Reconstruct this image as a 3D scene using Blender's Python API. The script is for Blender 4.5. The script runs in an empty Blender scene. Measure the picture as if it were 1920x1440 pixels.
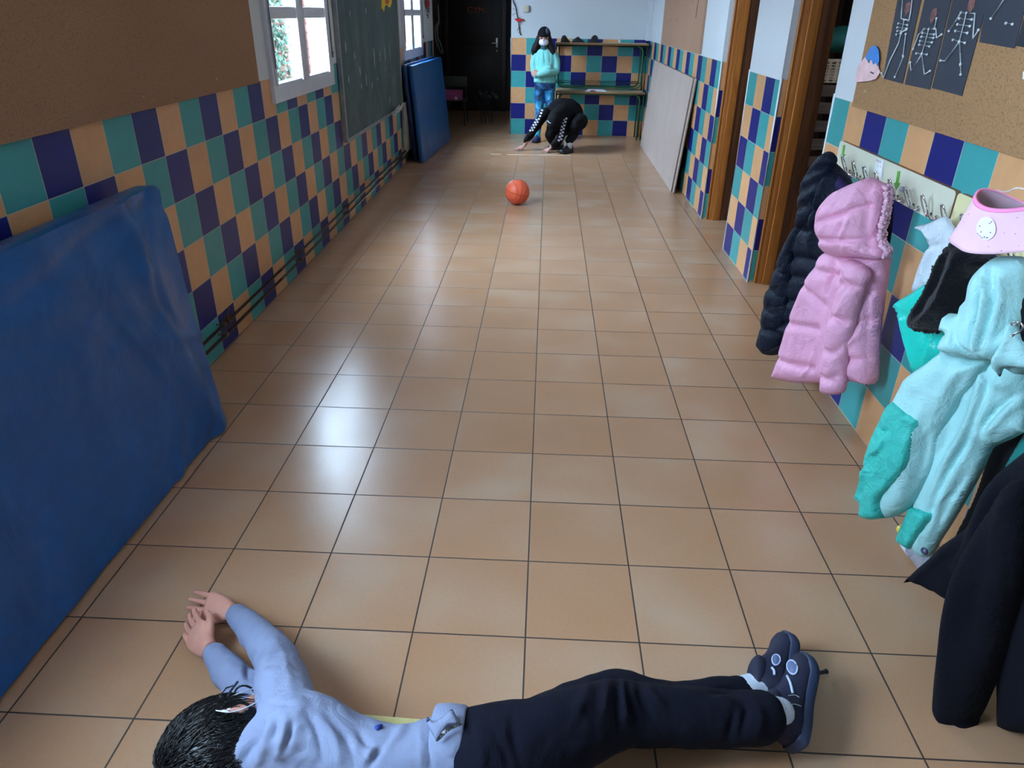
import bpy, bmesh, math, random
import numpy as np
from mathutils import Vector, Matrix, geometry
random.seed(7)
scene = bpy.context.scene
COL = scene.collection

# ---------------------------------------------------------------- camera
CAM_C = Vector((0.010812, -1.430482, 1.500559))
CAM_R = Vector((0.998803, 0.046997, 0.013524))
CAM_U = Vector((-0.033469, 0.455271, 0.889724))
CAM_F = Vector((-0.035658, 0.889112, -0.456299))
FPX = 1360.879
cam_data = bpy.data.cameras.new('camera')
cam_data.sensor_width = 36.0
cam_data.lens = FPX / 1920 * 36.0
cam_data.clip_start = 0.02
cam = bpy.data.objects.new('camera', cam_data)
COL.objects.link(cam)
cam.matrix_world = Matrix(((CAM_R.x, CAM_U.x, -CAM_F.x, CAM_C.x), (CAM_R.y, CAM_U.y, -CAM_F.y, CAM_C.y),
                           (CAM_R.z, CAM_U.z, -CAM_F.z, CAM_C.z), (0, 0, 0, 1)))
scene.camera = cam

# ---------------------------------------------------------------- world, daylight, exposure
scene.view_settings.view_transform = 'Standard'
scene.view_settings.look = 'None'
scene.view_settings.gamma = 1.0
scene.view_settings.use_curve_mapping = False
scene.view_settings.exposure = 1.12
world = bpy.data.worlds.new('overcast_sky')
scene.world = world
world.use_nodes = True
bg = world.node_tree.nodes['Background']
bg.inputs[0].default_value = (0.62, 0.80, 1.0, 1)
bg.inputs[1].default_value = 34.0

def portal(loc, rot, sx, sy):
    l = bpy.data.lights.new('window_portal', 'AREA')
    l.shape = 'RECTANGLE'; l.size = sx; l.size_y = sy
    l.cycles.is_portal = True
    o = bpy.data.objects.new('window_portal', l); COL.objects.link(o)
    o.location = loc; o.rotation_euler = rot
    return o

def area(name, loc, rot, sx, sy, energy, color):
    l = bpy.data.lights.new(name, 'AREA')
    l.shape = 'RECTANGLE'; l.size = sx; l.size_y = sy
    l.energy = energy; l.color = color
    o = bpy.data.objects.new(name, l); COL.objects.link(o)
    o.location = loc; o.rotation_euler = rot
    return o
HP = math.pi / 2
# two seen windows of the left wall, one added (light enters towards +x)
portal((-1.67, 3.49, 1.75), (0, -HP, 0), 1.5, 1.3)
portal((-1.67, 7.55, 1.75), (0, -HP, 0), 1.5, 1.3)
portal((-1.67, -0.9, 1.75), (0, -HP, 0), 1.5, 1.0)  # portal of the added, unseen window beside the camera
# added fill light without a fixture, brightens the store room behind the doorways
area('store_fill', (2.7, 3.3, 2.6), (0, 0, 0), .5, .5, 5.0, (1.0, .92, .84))

# ---------------------------------------------------------------- pixel helper: a photo pixel onto a real plane
def ray(px, py):
    return CAM_F + CAM_R * ((px - 960) / FPX) - CAM_U * ((py - 720) / FPX)
def at_x(px, py, X):
    d = ray(px, py); return CAM_C + d * ((X - CAM_C.x) / d.x)
def at_y(px, py, Y):
    d = ray(px, py); return CAM_C + d * ((Y - CAM_C.y) / d.y)
def at_z(px, py, Z):
    d = ray(px, py); return CAM_C + d * ((Z - CAM_C.z) / d.z)
def to_px(co):
    d = co - np.array(CAM_C)
    z = d @ np.array(CAM_F)
    return np.stack([960 + FPX * (d @ np.array(CAM_R)) / z, 720 - FPX * (d @ np.array(CAM_U)) / z], -1)

# ---------------------------------------------------------------- materials
def srgb(h):
    if isinstance(h, str):
        h = h.lstrip('#'); c = [int(h[i:i + 2], 16) / 255 for i in (0, 2, 4)]
    else:
        c = [v / 255 for v in h]
    return tuple(((v / 12.92) if v <= 0.04045 else ((v + 0.055) / 1.055) ** 2.4) for v in c) + (1.0,)

class NT:
    def __init__(s, mat): s.t = mat.node_tree; s.n = s.t.nodes; s.l = s.t.links
    def new(s, typ, **kw):
        n = s.n.new(typ)
        for k, v in kw.items(): setattr(n, k, v)
        return n
    def link(s, a, b): s.l.new(a, b)
    def val(s, x, sock):
        if hasattr(x, 'is_output') or isinstance(x, bpy.types.NodeSocket): s.link(x, sock)
        else: sock.default_value = x
    def math(s, op, a, b=None, c=None):
        n = s.new('ShaderNodeMath', operation=op)
        s.val(a, n.inputs[0])
        if b is not None: s.val(b, n.inputs[1])
        if c is not None: s.val(c, n.inputs[2])
        return n.outputs[0]
    def mix(s, f, a, b, typ='MIX'):
        n = s.new('ShaderNodeMix', data_type='RGBA', blend_type=typ)
        s.val(f, n.inputs[0]); s.val(a, n.inputs[6]); s.val(b, n.inputs[7])
        return n.outputs[2]
    def noise(s, scale, detail=3, rough=0.5, vec=None, dist=0):
        n = s.new('ShaderNodeTexNoise'); n.inputs['Scale'].default_value = scale
        n.inputs['Detail'].default_value = detail; n.inputs['Roughness'].default_value = rough
        n.inputs['Distortion'].default_value = dist
        if vec is not None: s.link(vec, n.inputs['Vector'])
        return n.outputs[0]
    def ramp(s, f, stops):
        n = s.new('ShaderNodeValToRGB'); s.link(f, n.inputs[0])
        cr = n.color_ramp
        while len(cr.elements) < len(stops): cr.elements.new(0.5)
        for e, (p, c) in zip(cr.elements, stops): e.position = p; e.color = c
        return n.outputs[0]
    def bump(s, h, strength=0.3, dist=0.01):
        n = s.new('ShaderNodeBump'); s.link(h, n.inputs['Height'])
        n.inputs['Strength'].default_value = strength; n.inputs['Distance'].default_value = dist
        return n.outputs[0]

def base_mat(name, col=(0.5, 0.5, 0.5, 1), rough=0.5, metal=0.0, spec=0.5):
    m = bpy.data.materials.new(name); m.use_nodes = True
    b = m.node_tree.nodes['Principled BSDF']
    b.inputs['Base Color'].default_value = col
    b.inputs['Roughness'].default_value = rough
    b.inputs['Metallic'].default_value = metal
    b.inputs['Specular IOR Level'].default_value = spec
    return m, NT(m), b

def mat(name, col, rough=0.5, metal=0.0, var=0.08, scale=20, bump=0.0, bscale=None, spec=0.5, bdist=0.004, sheen=0.0):
    """procedural material: colour broken up by noise, optional bump"""
    c = srgb(col)
    m, t, b = base_mat(name, c, rough, metal, spec)
    pos = t.new('ShaderNodeTexCoord').outputs['Object']
    n = t.noise(scale, 4, 0.55, pos)
    lo = tuple(max(0, x * (1 - var * 2)) for x in c[:3]) + (1,)
    hi = tuple(min(1, x * (1 + var * 2)) for x in c[:3]) + (1,)
    t.link(t.ramp(n, [(0.3, lo), (0.7, hi)]), b.inputs['Base Color'])
    if bump:
        h = t.noise(bscale or scale * 6, 3, 0.6, pos)
        t.link(t.bump(h, bump, bdist), b.inputs['Normal'])
    if sheen:
        b.inputs['Sheen Weight'].default_value = sheen
    return m

TEAL, PEACH, BLUE = srgb((62, 156, 156)), srgb((216, 163, 114)), srgb((25, 32, 112))
PLASTER = srgb((205, 212, 216))

def tiled_wall(name, axis, u0, tw, ztop, th, sgn=1, shift=0):
    """three-colour ceramic tiles below ztop, stepping one colour per row; painted plaster above"""
    m, t, b = base_mat(name)
    geo = t.new('ShaderNodeNewGeometry')
    sep = t.new('ShaderNodeSeparateXYZ'); t.link(geo.outputs['Position'], sep.inputs[0])
    u = sep.outputs['XYZ'.index(axis)]
    u = t.math('DIVIDE', t.math('SUBTRACT', u, u0), tw)
    v = t.math('DIVIDE', t.math('SUBTRACT', ztop, sep.outputs[2]), th)
    iu, iv = t.math('FLOOR', u), t.math('FLOOR', v)
    k = t.math('ADD', iu, t.math('MULTIPLY', iv, -1.0 * sgn))
    k = t.math('ADD', k, shift + 300.0)
    k = t.math('FLOORED_MODULO', k, 3.0)
    is1 = t.math('COMPARE', k, 1.0, 0.1); is2 = t.math('COMPARE', k, 2.0, 0.1)
    col = t.mix(is1, TEAL, BLUE if sgn > 0 else BLUE)
    col = t.mix(is2, col, PEACH)
    # per-tile and within-tile variation
    cmb = t.new('ShaderNodeCombineXYZ'); t.link(iu, cmb.inputs[0]); t.link(iv, cmb.inputs[1])
    wn = t.new('ShaderNodeTexWhiteNoise', noise_dimensions='3D'); t.link(cmb.outputs[0], wn.inputs['Vector'])
    f = t.math('MULTIPLY_ADD', wn.outputs[0], 0.16, 0.90)
    mott = t.math('MULTIPLY_ADD', t.noise(14, 4, 0.6, geo.outputs['Position']), 0.30, 0.85)
    f = t.math('MULTIPLY', f, mott)
    vm = t.new('ShaderNodeVectorMath', operation='SCALE'); t.link(col, vm.inputs[0]); t.link(f, vm.inputs['Scale'])
    col = vm.outputs[0]
    fu = t.math('ABSOLUTE', t.math('SUBTRACT', t.math('FRACT', u), 0.5))
    fv = t.math('ABSOLUTE', t.math('SUBTRACT', t.math('FRACT', v), 0.5))
    edge = t.math('MAXIMUM', fu, fv)
    g = t.new('ShaderNodeMapRange'); t.link(edge, g.inputs[0])
    g.inputs[1].default_value = 0.488; g.inputs[2].default_value = 0.494
    col = t.mix(t.math('MULTIPLY', g.outputs[0], 0.75), col, srgb((190, 185, 170)))
    above = t.math('LESS_THAN', v, 0.0)
    pl = t.mix(t.math('MULTIPLY', t.noise(3, 3, 0.5, geo.outputs['Position']), 0.25), PLASTER, srgb((178, 186, 192)))
    col = t.mix(above, col, pl)
    t.link(col, b.inputs['Base Color'])
    t.link(t.math('MULTIPLY_ADD', above, 0.42, 0.34), b.inputs['Roughness'])
    b.inputs['Specular IOR Level'].default_value = 0.32
    hh = t.math('SUBTRACT', 1.0, g.outputs[0])
    hh = t.math('ADD', t.math('MULTIPLY', hh, t.math('SUBTRACT', 1.0, above)), t.math('MULTIPLY', t.noise(60, 3, .6, geo.outputs['Position']), 0.25))
    t.link(t.bump(hh, 0.35, 0.003), b.inputs['Normal'])
    return m

def floor_mat():
    m, t, b = base_mat('floor_tiles')
    S = 0.30583
    geo = t.new('ShaderNodeNewGeometry')
    pos = geo.outputs['Position']
    sep = t.new('ShaderNodeSeparateXYZ'); t.link(pos, sep.inputs[0])
    u = t.math('DIVIDE', sep.outputs[0], S); v = t.math('DIVIDE', sep.outputs[1], S)
    iu, iv = t.math('FLOOR', u), t.math('FLOOR', v)
    cmb = t.new('ShaderNodeCombineXYZ'); t.link(iu, cmb.inputs[0]); t.link(iv, cmb.inputs[1])
    wn = t.new('ShaderNodeTexWhiteNoise', noise_dimensions='3D'); t.link(cmb.outputs[0], wn.inputs['Vector'])
    off = t.new('ShaderNodeVectorMath', operation='MULTIPLY_ADD')
    t.link(cmb.outputs[0], off.inputs[0]); off.inputs[1].default_value = (3.1, 7.7, 0); t.link(pos, off.inputs[2])
    cl = t.noise(2.4, 2, 0.4, off.outputs[0])
    base = t.ramp(cl, [(0.25, srgb((176, 132, 98))), (0.5, srgb((179, 138, 106))), (0.8, srgb((184, 155, 130)))])
    fine = t.noise(90, 3, 0.6, pos)
    f = t.math('MULTIPLY', t.math('MULTIPLY_ADD', wn.outputs[0], 0.06, 0.93), t.math('MULTIPLY_ADD', fine, 0.14, 0.94))
    vm = t.new('ShaderNodeVectorMath', operation='SCALE'); t.link(base, vm.inputs[0]); t.link(f, vm.inputs['Scale'])
    fu = t.math('ABSOLUTE', t.math('SUBTRACT', t.math('FRACT', u), 0.5))
    fv = t.math('ABSOLUTE', t.math('SUBTRACT', t.math('FRACT', v), 0.5))
    edge = t.math('MAXIMUM', fu, fv)
    g = t.new('ShaderNodeMapRange'); t.link(edge, g.inputs[0])
    g.inputs[1].default_value = 0.4912; g.inputs[2].default_value = 0.4940
    col = t.mix(t.math('MULTIPLY', g.outputs[0], 0.95), vm.outputs[0], srgb((50, 41, 37)))
    t.link(col, b.inputs['Base Color'])
    rr = t.math('MULTIPLY_ADD', t.noise(5, 2, 0.5, pos), 0.03, 0.235)
    rr = t.math('ADD', rr, t.math('MULTIPLY', g.outputs[0], 0.4))
    t.link(rr, b.inputs['Roughness'])
    hh = t.math('ADD', t.math('SUBTRACT', 1.0, g.outputs[0]), t.math('MULTIPLY', t.noise(25, 2, 0.5, pos), 0.05))
    t.link(t.bump(hh, 0.3, 0.002), b.inputs['Normal'])
    b.inputs['Specular IOR Level'].default_value = 0.45
    return m

def cork_mat(name, col, dark, speck=1.0, ang=0):
    m, t, b = base_mat(name, rough=0.9, spec=0.2)
    pos = t.new('ShaderNodeTexCoord').outputs['Object']
    n1 = t.noise(2.2, 3, 0.5, pos); n2 = t.noise(130, 3, 0.75, pos)
    c = t.mix(n1, srgb(col), srgb(dark))
    sp = t.ramp(n2, [(0.36, (0.30, 0.30, 0.30, 1)), (0.46, (0.9, 0.9, 0.9, 1)), (0.62, (1, 1, 1, 1)), (0.72, (1.25, 1.25, 1.2, 1))])
    c = t.mix(0.75 * speck, c, sp, 'MULTIPLY')
    t.link(c, b.inputs['Base Color'])
    t.link(t.bump(n2, 0.25, 0.002), b.inputs['Normal'])
    return m

def wood_mat(name, c1, c2, axis=2, rough=0.42, scale=1.0):
    m, t, b = base_mat(name, rough=rough)
    tc = t.new('ShaderNodeTexCoord').outputs['Object']
    mp = t.new('ShaderNodeMapping'); t.link(tc, mp.inputs[0])
    sc = [22.0 * scale] * 3; sc[axis] = 1.2 * scale
    mp.inputs['Scale'].default_value = sc
    n = t.noise(1.0, 6, 0.62, mp.outputs[0], 0.6)
    t.link(t.ramp(n, [(0.3, srgb(c1)), (0.55, srgb(c2)), (0.75, srgb(c1))]), b.inputs['Base Color'])
    t.link(t.bump(n, 0.12, 0.002), b.inputs['Normal'])
    return m

# ---------------------------------------------------------------- mesh helpers
def finish(name, me, m, parent=None, smooth=False, loc=None):
    o = bpy.data.objects.new(name, me)
    COL.objects.link(o)
    if m is not None:
        for mm in (m if isinstance(m, (list, tuple)) else [m]): me.materials.append(mm)
    if smooth:
        me.polygons.foreach_set('use_smooth', [True] * len(me.polygons))
    if parent is not None: o.parent = parent
    return o

def bobj(name, bm, m, parent=None, smooth=False, auto=None):
    bmesh.ops.recalc_face_normals(bm, faces=bm.faces)
    me = bpy.data.meshes.new(name); bm.to_mesh(me); bm.free()
    o = finish(name, me, m, parent, smooth)
    if auto is not None:
        me.polygons.foreach_set('use_smooth', [True] * len(me.polygons))
        me.set_sharp_from_angle(angle=math.radians(auto))
    return o

def box(bm, lo, hi, bev=0.0, mi=0, rot=None):
    lo, hi = Vector(lo), Vector(hi)
    c = (lo + hi) / 2; d = hi - lo
    M = Matrix.Translation(c) @ (rot.to_4x4() if rot is not None else Matrix()) @ Matrix.Diagonal((abs(d.x), abs(d.y), abs(d.z), 1))
    r = bmesh.ops.create_cube(bm, size=1.0, matrix=M)
    fs = list({f for v in r['verts'] for f in v.link_faces})
    for f in fs: f.material_index = mi
    if bev > 0:
        es = list({e for f in fs for e in f.edges})
        rr = bmesh.ops.bevel(bm, geom=es, offset=bev, segments=2, profile=0.6, affect='EDGES')
        for f in rr['faces']: f.material_index = mi

def frame_at(d, up=Vector((0, 0, 1))):
    d = Vector(d).normalized()
    if abs(d.dot(up)) > 0.95: up = Vector((1, 0, 0))
    a = d.cross(up).normalized(); b = a.cross(d).normalized()
    return a, b

def tube(bm, pts, r, seg=10, closed=False, mi=0, caps=True):
    pts = [Vector(p) for p in pts]; n = len(pts)
    rs = r if isinstance(r, (list, tuple)) else [r] * n
    rings = []; prev = None
    for i, p in enumerate(pts):
        if closed: d = pts[(i + 1) % n] - pts[i - 1]
        else: d = (pts[min(i + 1, n - 1)] - pts[max(i - 1, 0)])
        d.normalize()
        if prev is None: a, b = frame_at(d)
        else:
            a = prev - d * prev.dot(d)
            if a.length < 1e-6: a, b = frame_at(d)
            a.normalize(); b = d.cross(a)
        prev = a
        rings.append([bm.verts.new(p + (a * math.cos(2 * math.pi * k / seg) + b * math.sin(2 * math.pi * k / seg)) * rs[i]) for k in range(seg)])
    m = n if closed else n - 1
    for i in range(m):
        A, B = rings[i], rings[(i + 1) % n]
        off = 0
        if closed and i == n - 1:
            off = min(range(seg), key=lambda o: sum((A[k].co - B[(k + o) % seg].co).length for k in range(seg)))
        for k in range(seg):
            f = bm.faces.new((A[k], A[(k + 1) % seg], B[(k + 1 + off) % seg], B[(k + off) % seg])); f.material_index = mi
    if caps and not closed:
        f = bm.faces.new(rings[0][::-1]); f.material_index = mi
        f = bm.faces.new(rings[-1]); f.material_index = mi

def smooth_path(pts, n=6, closed=False):
    """Catmull-Rom through the points"""
    P = [Vector(p) for p in pts]; out = []; N = len(P)
    rng = range(N) if closed else range(N - 1)
    for i in rng:
        if closed: p0, p1, p2, p3 = P[(i - 1) % N], P[i], P[(i + 1) % N], P[(i + 2) % N]
        else: p0, p1, p2, p3 = P[max(i - 1, 0)], P[i], P[i + 1], P[min(i + 2, N - 1)]
        for k in range(n):
            s = k / n
            out.append(0.5 * ((2 * p1) + (p2 - p0) * s + (2 * p0 - 5 * p1 + 4 * p2 - p3) * s * s + (3 * p1 - p0 - 3 * p2 + p3) * s ** 3))
    if not closed: out.append(P[-1])
    return out

def loft(bm, rings, mi=0, caps=True):
    """rings: lists of equally many points"""
    R = [[bm.verts.new(Vector(p)) for p in r] for r in rings]
    n = len(R[0])
    for A, B in zip(R[:-1], R[1:]):
        for k in range(n):
            f = bm.faces.new((A[k], A[(k + 1) % n], B[(k + 1) % n], B[k])); f.material_index = mi
    if caps:
        f = bm.faces.new(R[0][::-1]); f.material_index = mi
        f = bm.faces.new(R[-1]); f.material_index = mi

def ering(c, a, b, n=20, p=2.0):
    c, a, b = Vector(c), Vector(a), Vector(b); out = []
    for k in range(n):
        t = 2 * math.pi * k / n; ct, st = math.cos(t), math.sin(t)
        out.append(c + a * (abs(ct) ** (2 / p) * (1 if ct >= 0 else -1)) + b * (abs(st) ** (2 / p) * (1 if st >= 0 else -1)))
    return out

def prism(bm, poly, off, mi=0):
    """planar polygon (3-D points) extruded by vector off"""
    off = Vector(off)
    A = [bm.verts.new(Vector(p)) for p in poly]; B = [bm.verts.new(Vector(p) + off) for p in poly]
    n = len(A)
    fs = [bm.faces.new(A[::-1]), bm.faces.new(B)]
    for k in range(n): fs.append(bm.faces.new((A[k], A[(k + 1) % n], B[(k + 1) % n], B[k])))
    for f in fs: f.material_index = mi

def lathe(bm, prof, c=(0, 0, 0), seg=24, mi=0, M=None):
    rings = []
    M = M or Matrix()
    for r, z in prof:
        rings.append([M @ (Vector(c) + Vector((r * math.cos(2 * math.pi * k / seg), r * math.sin(2 * math.pi * k / seg), z))) for k in range(seg)])
    loft(bm, rings, mi, caps=True)

def thing(name, label, cat, loc=(0, 0, 0), group=None):
    o = bpy.data.objects.new(name, None); COL.objects.link(o)
    o.location = loc; o.empty_display_size = 0.05
    o['label'] = label; o['category'] = cat
    if group: o['group'] = group
    return o
def tag(o, label, cat, group=None, kind=None):
    o['label'] = label; o['category'] = cat
    if group: o['group'] = group
    if kind: o['kind'] = kind
    return o
def struct(o):
    o['kind'] = 'structure'; return o
def adopt(parent, *objs):
    """parent keeps its own location; children meshes are in world coordinates"""
    for o in objs:
        o.parent = parent
        o.matrix_parent_inverse = Matrix.Translation(-parent.location)
    return objs
def copy_thing(root, delta):
    r = root.copy(); COL.objects.link(r); r.location = root.location + Vector(delta)
    for ch in root.children:
        c = ch.copy(); COL.objects.link(c); c.parent = r
        for g in ch.children:
            d = g.copy(); COL.objects.link(d); d.parent = c
    return r
# ================================================================ THE ROOM
LX, RX, FY, BY, CEIL = -1.535, 1.31, 9.06, -4.0, 2.75
M_FLOOR = floor_mat()
M_LEFT = tiled_wall('tiles_left_wall', 'Y', 0.583, 0.194, 1.152, 0.194)
M_RIGHT = tiled_wall('tiles_right_wall', 'Y', 1.375, 0.1955, 1.178, 0.196)
M_PILLAR = tiled_wall('tiles_pillar', 'Y', 2.925, 0.2, 1.180, 0.196)
M_RFAR = tiled_wall('tiles_right_far', 'Y', 4.562, 0.1985, 1.190, 0.197)
M_FAR = tiled_wall('tiles_far_wall', 'X', -0.491, 0.2, 1.2, 0.2, shift=2)
M_REV = tiled_wall('tiles_reveal', 'X', 1.309, 0.6, 1.185, 0.196, shift=2)
M_PLASTER = mat('painted_plaster', (205, 212, 216), 0.8, var=0.03, scale=3)
M_CEIL = mat('ceiling_paint', (215, 218, 220), 0.9, var=0.02, scale=2)
M_WHITE_TRIM = mat('white_trim', (222, 228, 232), 0.35, var=0.02)
M_WINDOW_WHITE = mat('window_white_paint', (205, 212, 224), 0.4, var=0.03, scale=6)
M_DOORWOOD = wood_mat('door_frame_wood', (186, 122, 54), (152, 90, 34), 2)
M_DOORWOOD_DARK = wood_mat('dark_door_jamb_wood', (110, 62, 26), (66, 36, 16), 2, 0.5)  # darker brown for the inner half of each jamb
M_DARKWOOD = wood_mat('dark_brown_door_wood', (36, 24, 20), (24, 16, 14), 2, 0.5)
M_BLACK_METAL = mat('black_iron', (30, 30, 32), 0.4, 0.6)

bm = bmesh.new(); box(bm, (-5.0, -4.6, -0.12), (4.2, 27.2, 0.0)); struct(bobj('floor', bm, M_FLOOR))
bm = bmesh.new(); box(bm, (LX - .3, BY - .2, CEIL), (4.2, 12.2, CEIL + .12)); struct(bobj('ceiling', bm, M_CEIL))

def wall_left_piece(y0, y1, z0, z1):
    bm = bmesh.new(); box(bm, (LX - .11, y0, z0), (LX, y1, z1)); return struct(bobj('wall_left', bm, M_LEFT))
WINS = [(-1.35, -0.35), (2.86, 4.12), (6.93, 8.20)]  # first opening is unseen, added to light the foreground
ys = BY
for (a, b_) in WINS:
    wall_left_piece(ys, a, 0, CEIL)
    wall_left_piece(a, b_, 0, 1.06)
    wall_left_piece(a, b_, 2.42, CEIL)
    ys = b_
wall_left_piece(ys, 9.2, 0, CEIL)
bm = bmesh.new(); box(bm, (-1.95, 9.26, 0), (-1.75, 11.62, CEIL)); struct(bobj('wall_left', bm, mat('dark_panelled_wall', (62, 52, 48), 0.7)))
bm = bmesh.new(); box(bm, (-1.75, 9.2, 0), (LX, 9.26, CEIL)); struct(bobj('wall_left', bm, M_DARKWOOD))

def right_piece(y0, y1, m, x1=1.50, z0=0, z1=CEIL):
    bm = bmesh.new(); box(bm, (RX, y0, z0), (x1, y1, z1))
    bm.faces.ensure_lookup_table(); bm.normal_update()
    for f in bm.faces:
        if abs(f.normal.y) > .5: f.material_index = 1
    return struct(bobj('wall_right', bm, [m, M_REV]))
right_piece(BY, 2.16, M_RIGHT)
right_piece(3.015, 3.735, M_PILLAR)
right_piece(4.595, FY + .2, M_RFAR)
bm = bmesh.new(); box(bm, (RX, 2.16, 2.12), (1.5, 3.015, CEIL)); box(bm, (RX, 3.735, 2.12), (1.5, 4.595, CEIL)); struct(bobj('wall_right', bm, M_PLASTER))
# far wall and the passage beside it
bm = bmesh.new(); box(bm, (-0.491, FY, 0), (RX, FY + .2, CEIL)); struct(bobj('wall_far', bm, M_FAR))
bm = bmesh.new(); box(bm, (-0.491, FY + .2, 0), (-0.30, 11.62, CEIL)); struct(bobj('wall_far', bm, tiled_wall('tiles_passage', 'Y', 9.06, 0.2, 1.2, 0.2)))
bm = bmesh.new(); box(bm, (-1.95, 11.62, 0), (-0.30, 11.8, CEIL)); struct(bobj('wall_far', bm, mat('dim_brown_wall', (46, 38, 36), 0.8)))
# back wall behind the camera
bm = bmesh.new(); box(bm, (LX - .3, BY - .2, 0), (RX + .2, BY, CEIL)); struct(bobj('wall_back', bm, M_PLASTER))
# corner chase at the far right corner and white corner trims
bm = bmesh.new(); box(bm, (1.255, 8.98, 1.19), (RX, FY, CEIL), .006); struct(bobj('trim_1', bm, M_PLASTER))
def corner_trim(name, x, y, h=1.19):
    bm = bmesh.new(); tube(bm, [(x, y, 0), (x, y, h)], 0.0095, 12); return struct(bobj(name, bm, M_WHITE_TRIM, smooth=True))
corner_trim('trim_2', RX + .004, 3.019); corner_trim('trim_3', RX + .004, 4.599)
corner_trim('trim_4', RX + .004, 2.158); corner_trim('trim_5', -0.489, FY + .003, 1.2); corner_trim('trim_6', RX + .004, 3.733)

# ---- windows of the left wall
M_GLASS, tg, bb = base_mat('window_glass')
nn = tg.n; out = nn['Material Output']; nn.remove(bb)
tr = tg.new('ShaderNodeBsdfTransparent'); tr.inputs[0].default_value = (0.95, 0.98, 1, 1)
gl = tg.new('ShaderNodeBsdfGlossy'); gl.inputs['Roughness'].default_value = 0.03
mx = tg.new('ShaderNodeMixShader'); mx.inputs[0].default_value = 0.07
tg.link(tr.outputs[0], mx.inputs[1]); tg.link(gl.outputs[0], mx.inputs[2]); tg.link(mx.outputs[0], out.inputs['Surface'])

def window(n, y0, y1, panes, z0=1.02, z1=2.45):
    """casement window: frame proud of the wall, two leaves, glazing bars"""
    x0, x1 = LX - 0.020, LX + 0.022
    w = struct(thing('window_%d' % n, 'white painted casement window with small panes', 'window', (LX, (y0 + y1) / 2, z0)))
    del w['label']; del w['category']
    bm = bmesh.new()
    (a0, a1), (b0, b1) = panes
    rows = [(1.12, 1.447), (1.51, 1.86), (1.925, 2.30)]
    box(bm, (x0, y0, z0), (x1, y1, rows[0][0]), .006)
    box(bm, (x0, y0, rows[-1][1]), (x1, y1, z1), .006)
    box(bm, (x0, y0, rows[0][0] - .01), (x1, y0 + .035, rows[-1][1] + .01), .004)
    box(bm, (x0, y1 - .035, rows[0][0] - .01), (x1, y1, rows[-1][1] + .01), .004)
    f = bobj('window_frame', bm, M_WINDOW_WHITE, auto=30)
    leaves = []
    mid = (a1 + b0) / 2
    for (s0, s1, p0, p1) in ((y0 + .037, mid - .002, a0, a1), (mid + .002, y1 - .037, b0, b1)):
        bm = bmesh.new()
        box(bm, (x0 + .006, s0, rows[0][0] - .012), (x1 + .008, p0, rows[-1][1] + .012), .004)
        box(bm, (x0 + .006, p1, rows[0][0] - .012), (x1 + .008, s1, rows[-1][1] + .012), .004)
        for za, zb in ((rows[0][1], rows[1][0]), (rows[1][1], rows[2][0])):
            box(bm, (x0 + .008, p0 - .004, za), (x1 + .004, p1 + .004, zb), .005)
        leaf = bobj('window_leaf', bm, M_WINDOW_WHITE, auto=30)
        bm = bmesh.new(); box(bm, (LX - .0125, p0 - .003, rows[0][0] - .003), (LX - .0095, p1 + .003, rows[-1][1] + .003))
        g = bobj('glass', bm, M_GLASS); g.parent = leaf
        leaves.append(leaf)
    # thin rod bolt and latch
    bm = bmesh.new(); tube(bm, [(x1 + .012, y0 + .03, 1.2), (x1 + .012, y0 + .03, 2.2)], .0035, 8); tube(bm, [(x1 + .012, y1 - .055, 1.22), (x1 + .012, y1 - .055, 2.2)], .0045, 8)
    box(bm, (x1, y1 - .065, 1.2), (x1 + .02, y1 - .045, 1.24), .002)
    bolt = bobj('bolt', bm, mat('dull_bolt', (110, 108, 104), .5, .5))
    adopt(w, f, bolt, *leaves)
    return w
window(1, 2.86, 4.125, [(2.925, 3.38), (3.52, 3.99)])
window(2, 6.93, 8.205, [(6.985, 7.38), (7.55, 8.0)])
window(3, -1.35, -0.35, [(-1.28, -.91), (-.79, -.42)])  # out of view, added so daylight brightens the foreground
# window reveals of the outer wall stay open; sills
for (a, b_) in WINS:
    bm = bmesh.new(); box(bm, (LX - .15, a - .03, 1.03), (LX - .06, b_ + .03, 1.062), .004); struct(bobj('trim_7', bm, mat('stone_sill', (160, 150, 140), .8)))

# ---- doorways in the right wall: wooden frames set 7 cm into the reveal
def door_frame(n, y_far, y_near):
    """frame of a doorway whose far jamb stands at y_far (facing the camera) and near jamb at y_near"""
    d = thing('door_%d' % n, 'x', 'door', (1.39, y_far, 0)); del d['label']; del d['category']; struct(d)
    prof = [(1.346, 0.0), (1.346, -.012), (1.351, -.018), (1.357, -.018), (1.360, -.013), (1.366, -.013), (1.369, -.022), (1.384, -.026), (1.394, -.026), (1.394, 0.0)]
    parts = []
    for y, s in ((y_far, 1), (y_near, -1)):
        bm = bmesh.new()
        lo = [Vector((x, y + s * dy, 0.0)) for x, dy in prof]
        prism(bm, lo, (0, 0, 2.10))
        parts.append(bobj('architrave', bm, M_DOORWOOD, auto=25))
        bm = bmesh.new()
        ya, yb = sorted((y, y - s * .042))
        box(bm, (1.3945, ya, 0), (1.450, yb, 2.10), .003)
        parts.append(bobj('jamb', bm, M_DOORWOOD, auto=25)); bm = bmesh.new()
        ya, yb = sorted((y, y - s * .034))
        box(bm, (1.4505, ya, 0), (1.535, yb, 2.10), .003)
        parts.append(bobj('jamb', bm, M_DOORWOOD_DARK, auto=25))
    bm = bmesh.new(); box(bm, (1.35, y_near, 2.06), (1.53, y_far, 2.12), .004)
    parts.append(bobj('head', bm, M_DOORWOOD, auto=25))
    adopt(d, *parts)
door_frame(1, 4.595 - .001, 3.735 + .001)
door_frame(2, 3.015 - .001, 2.16 + .001)

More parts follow.
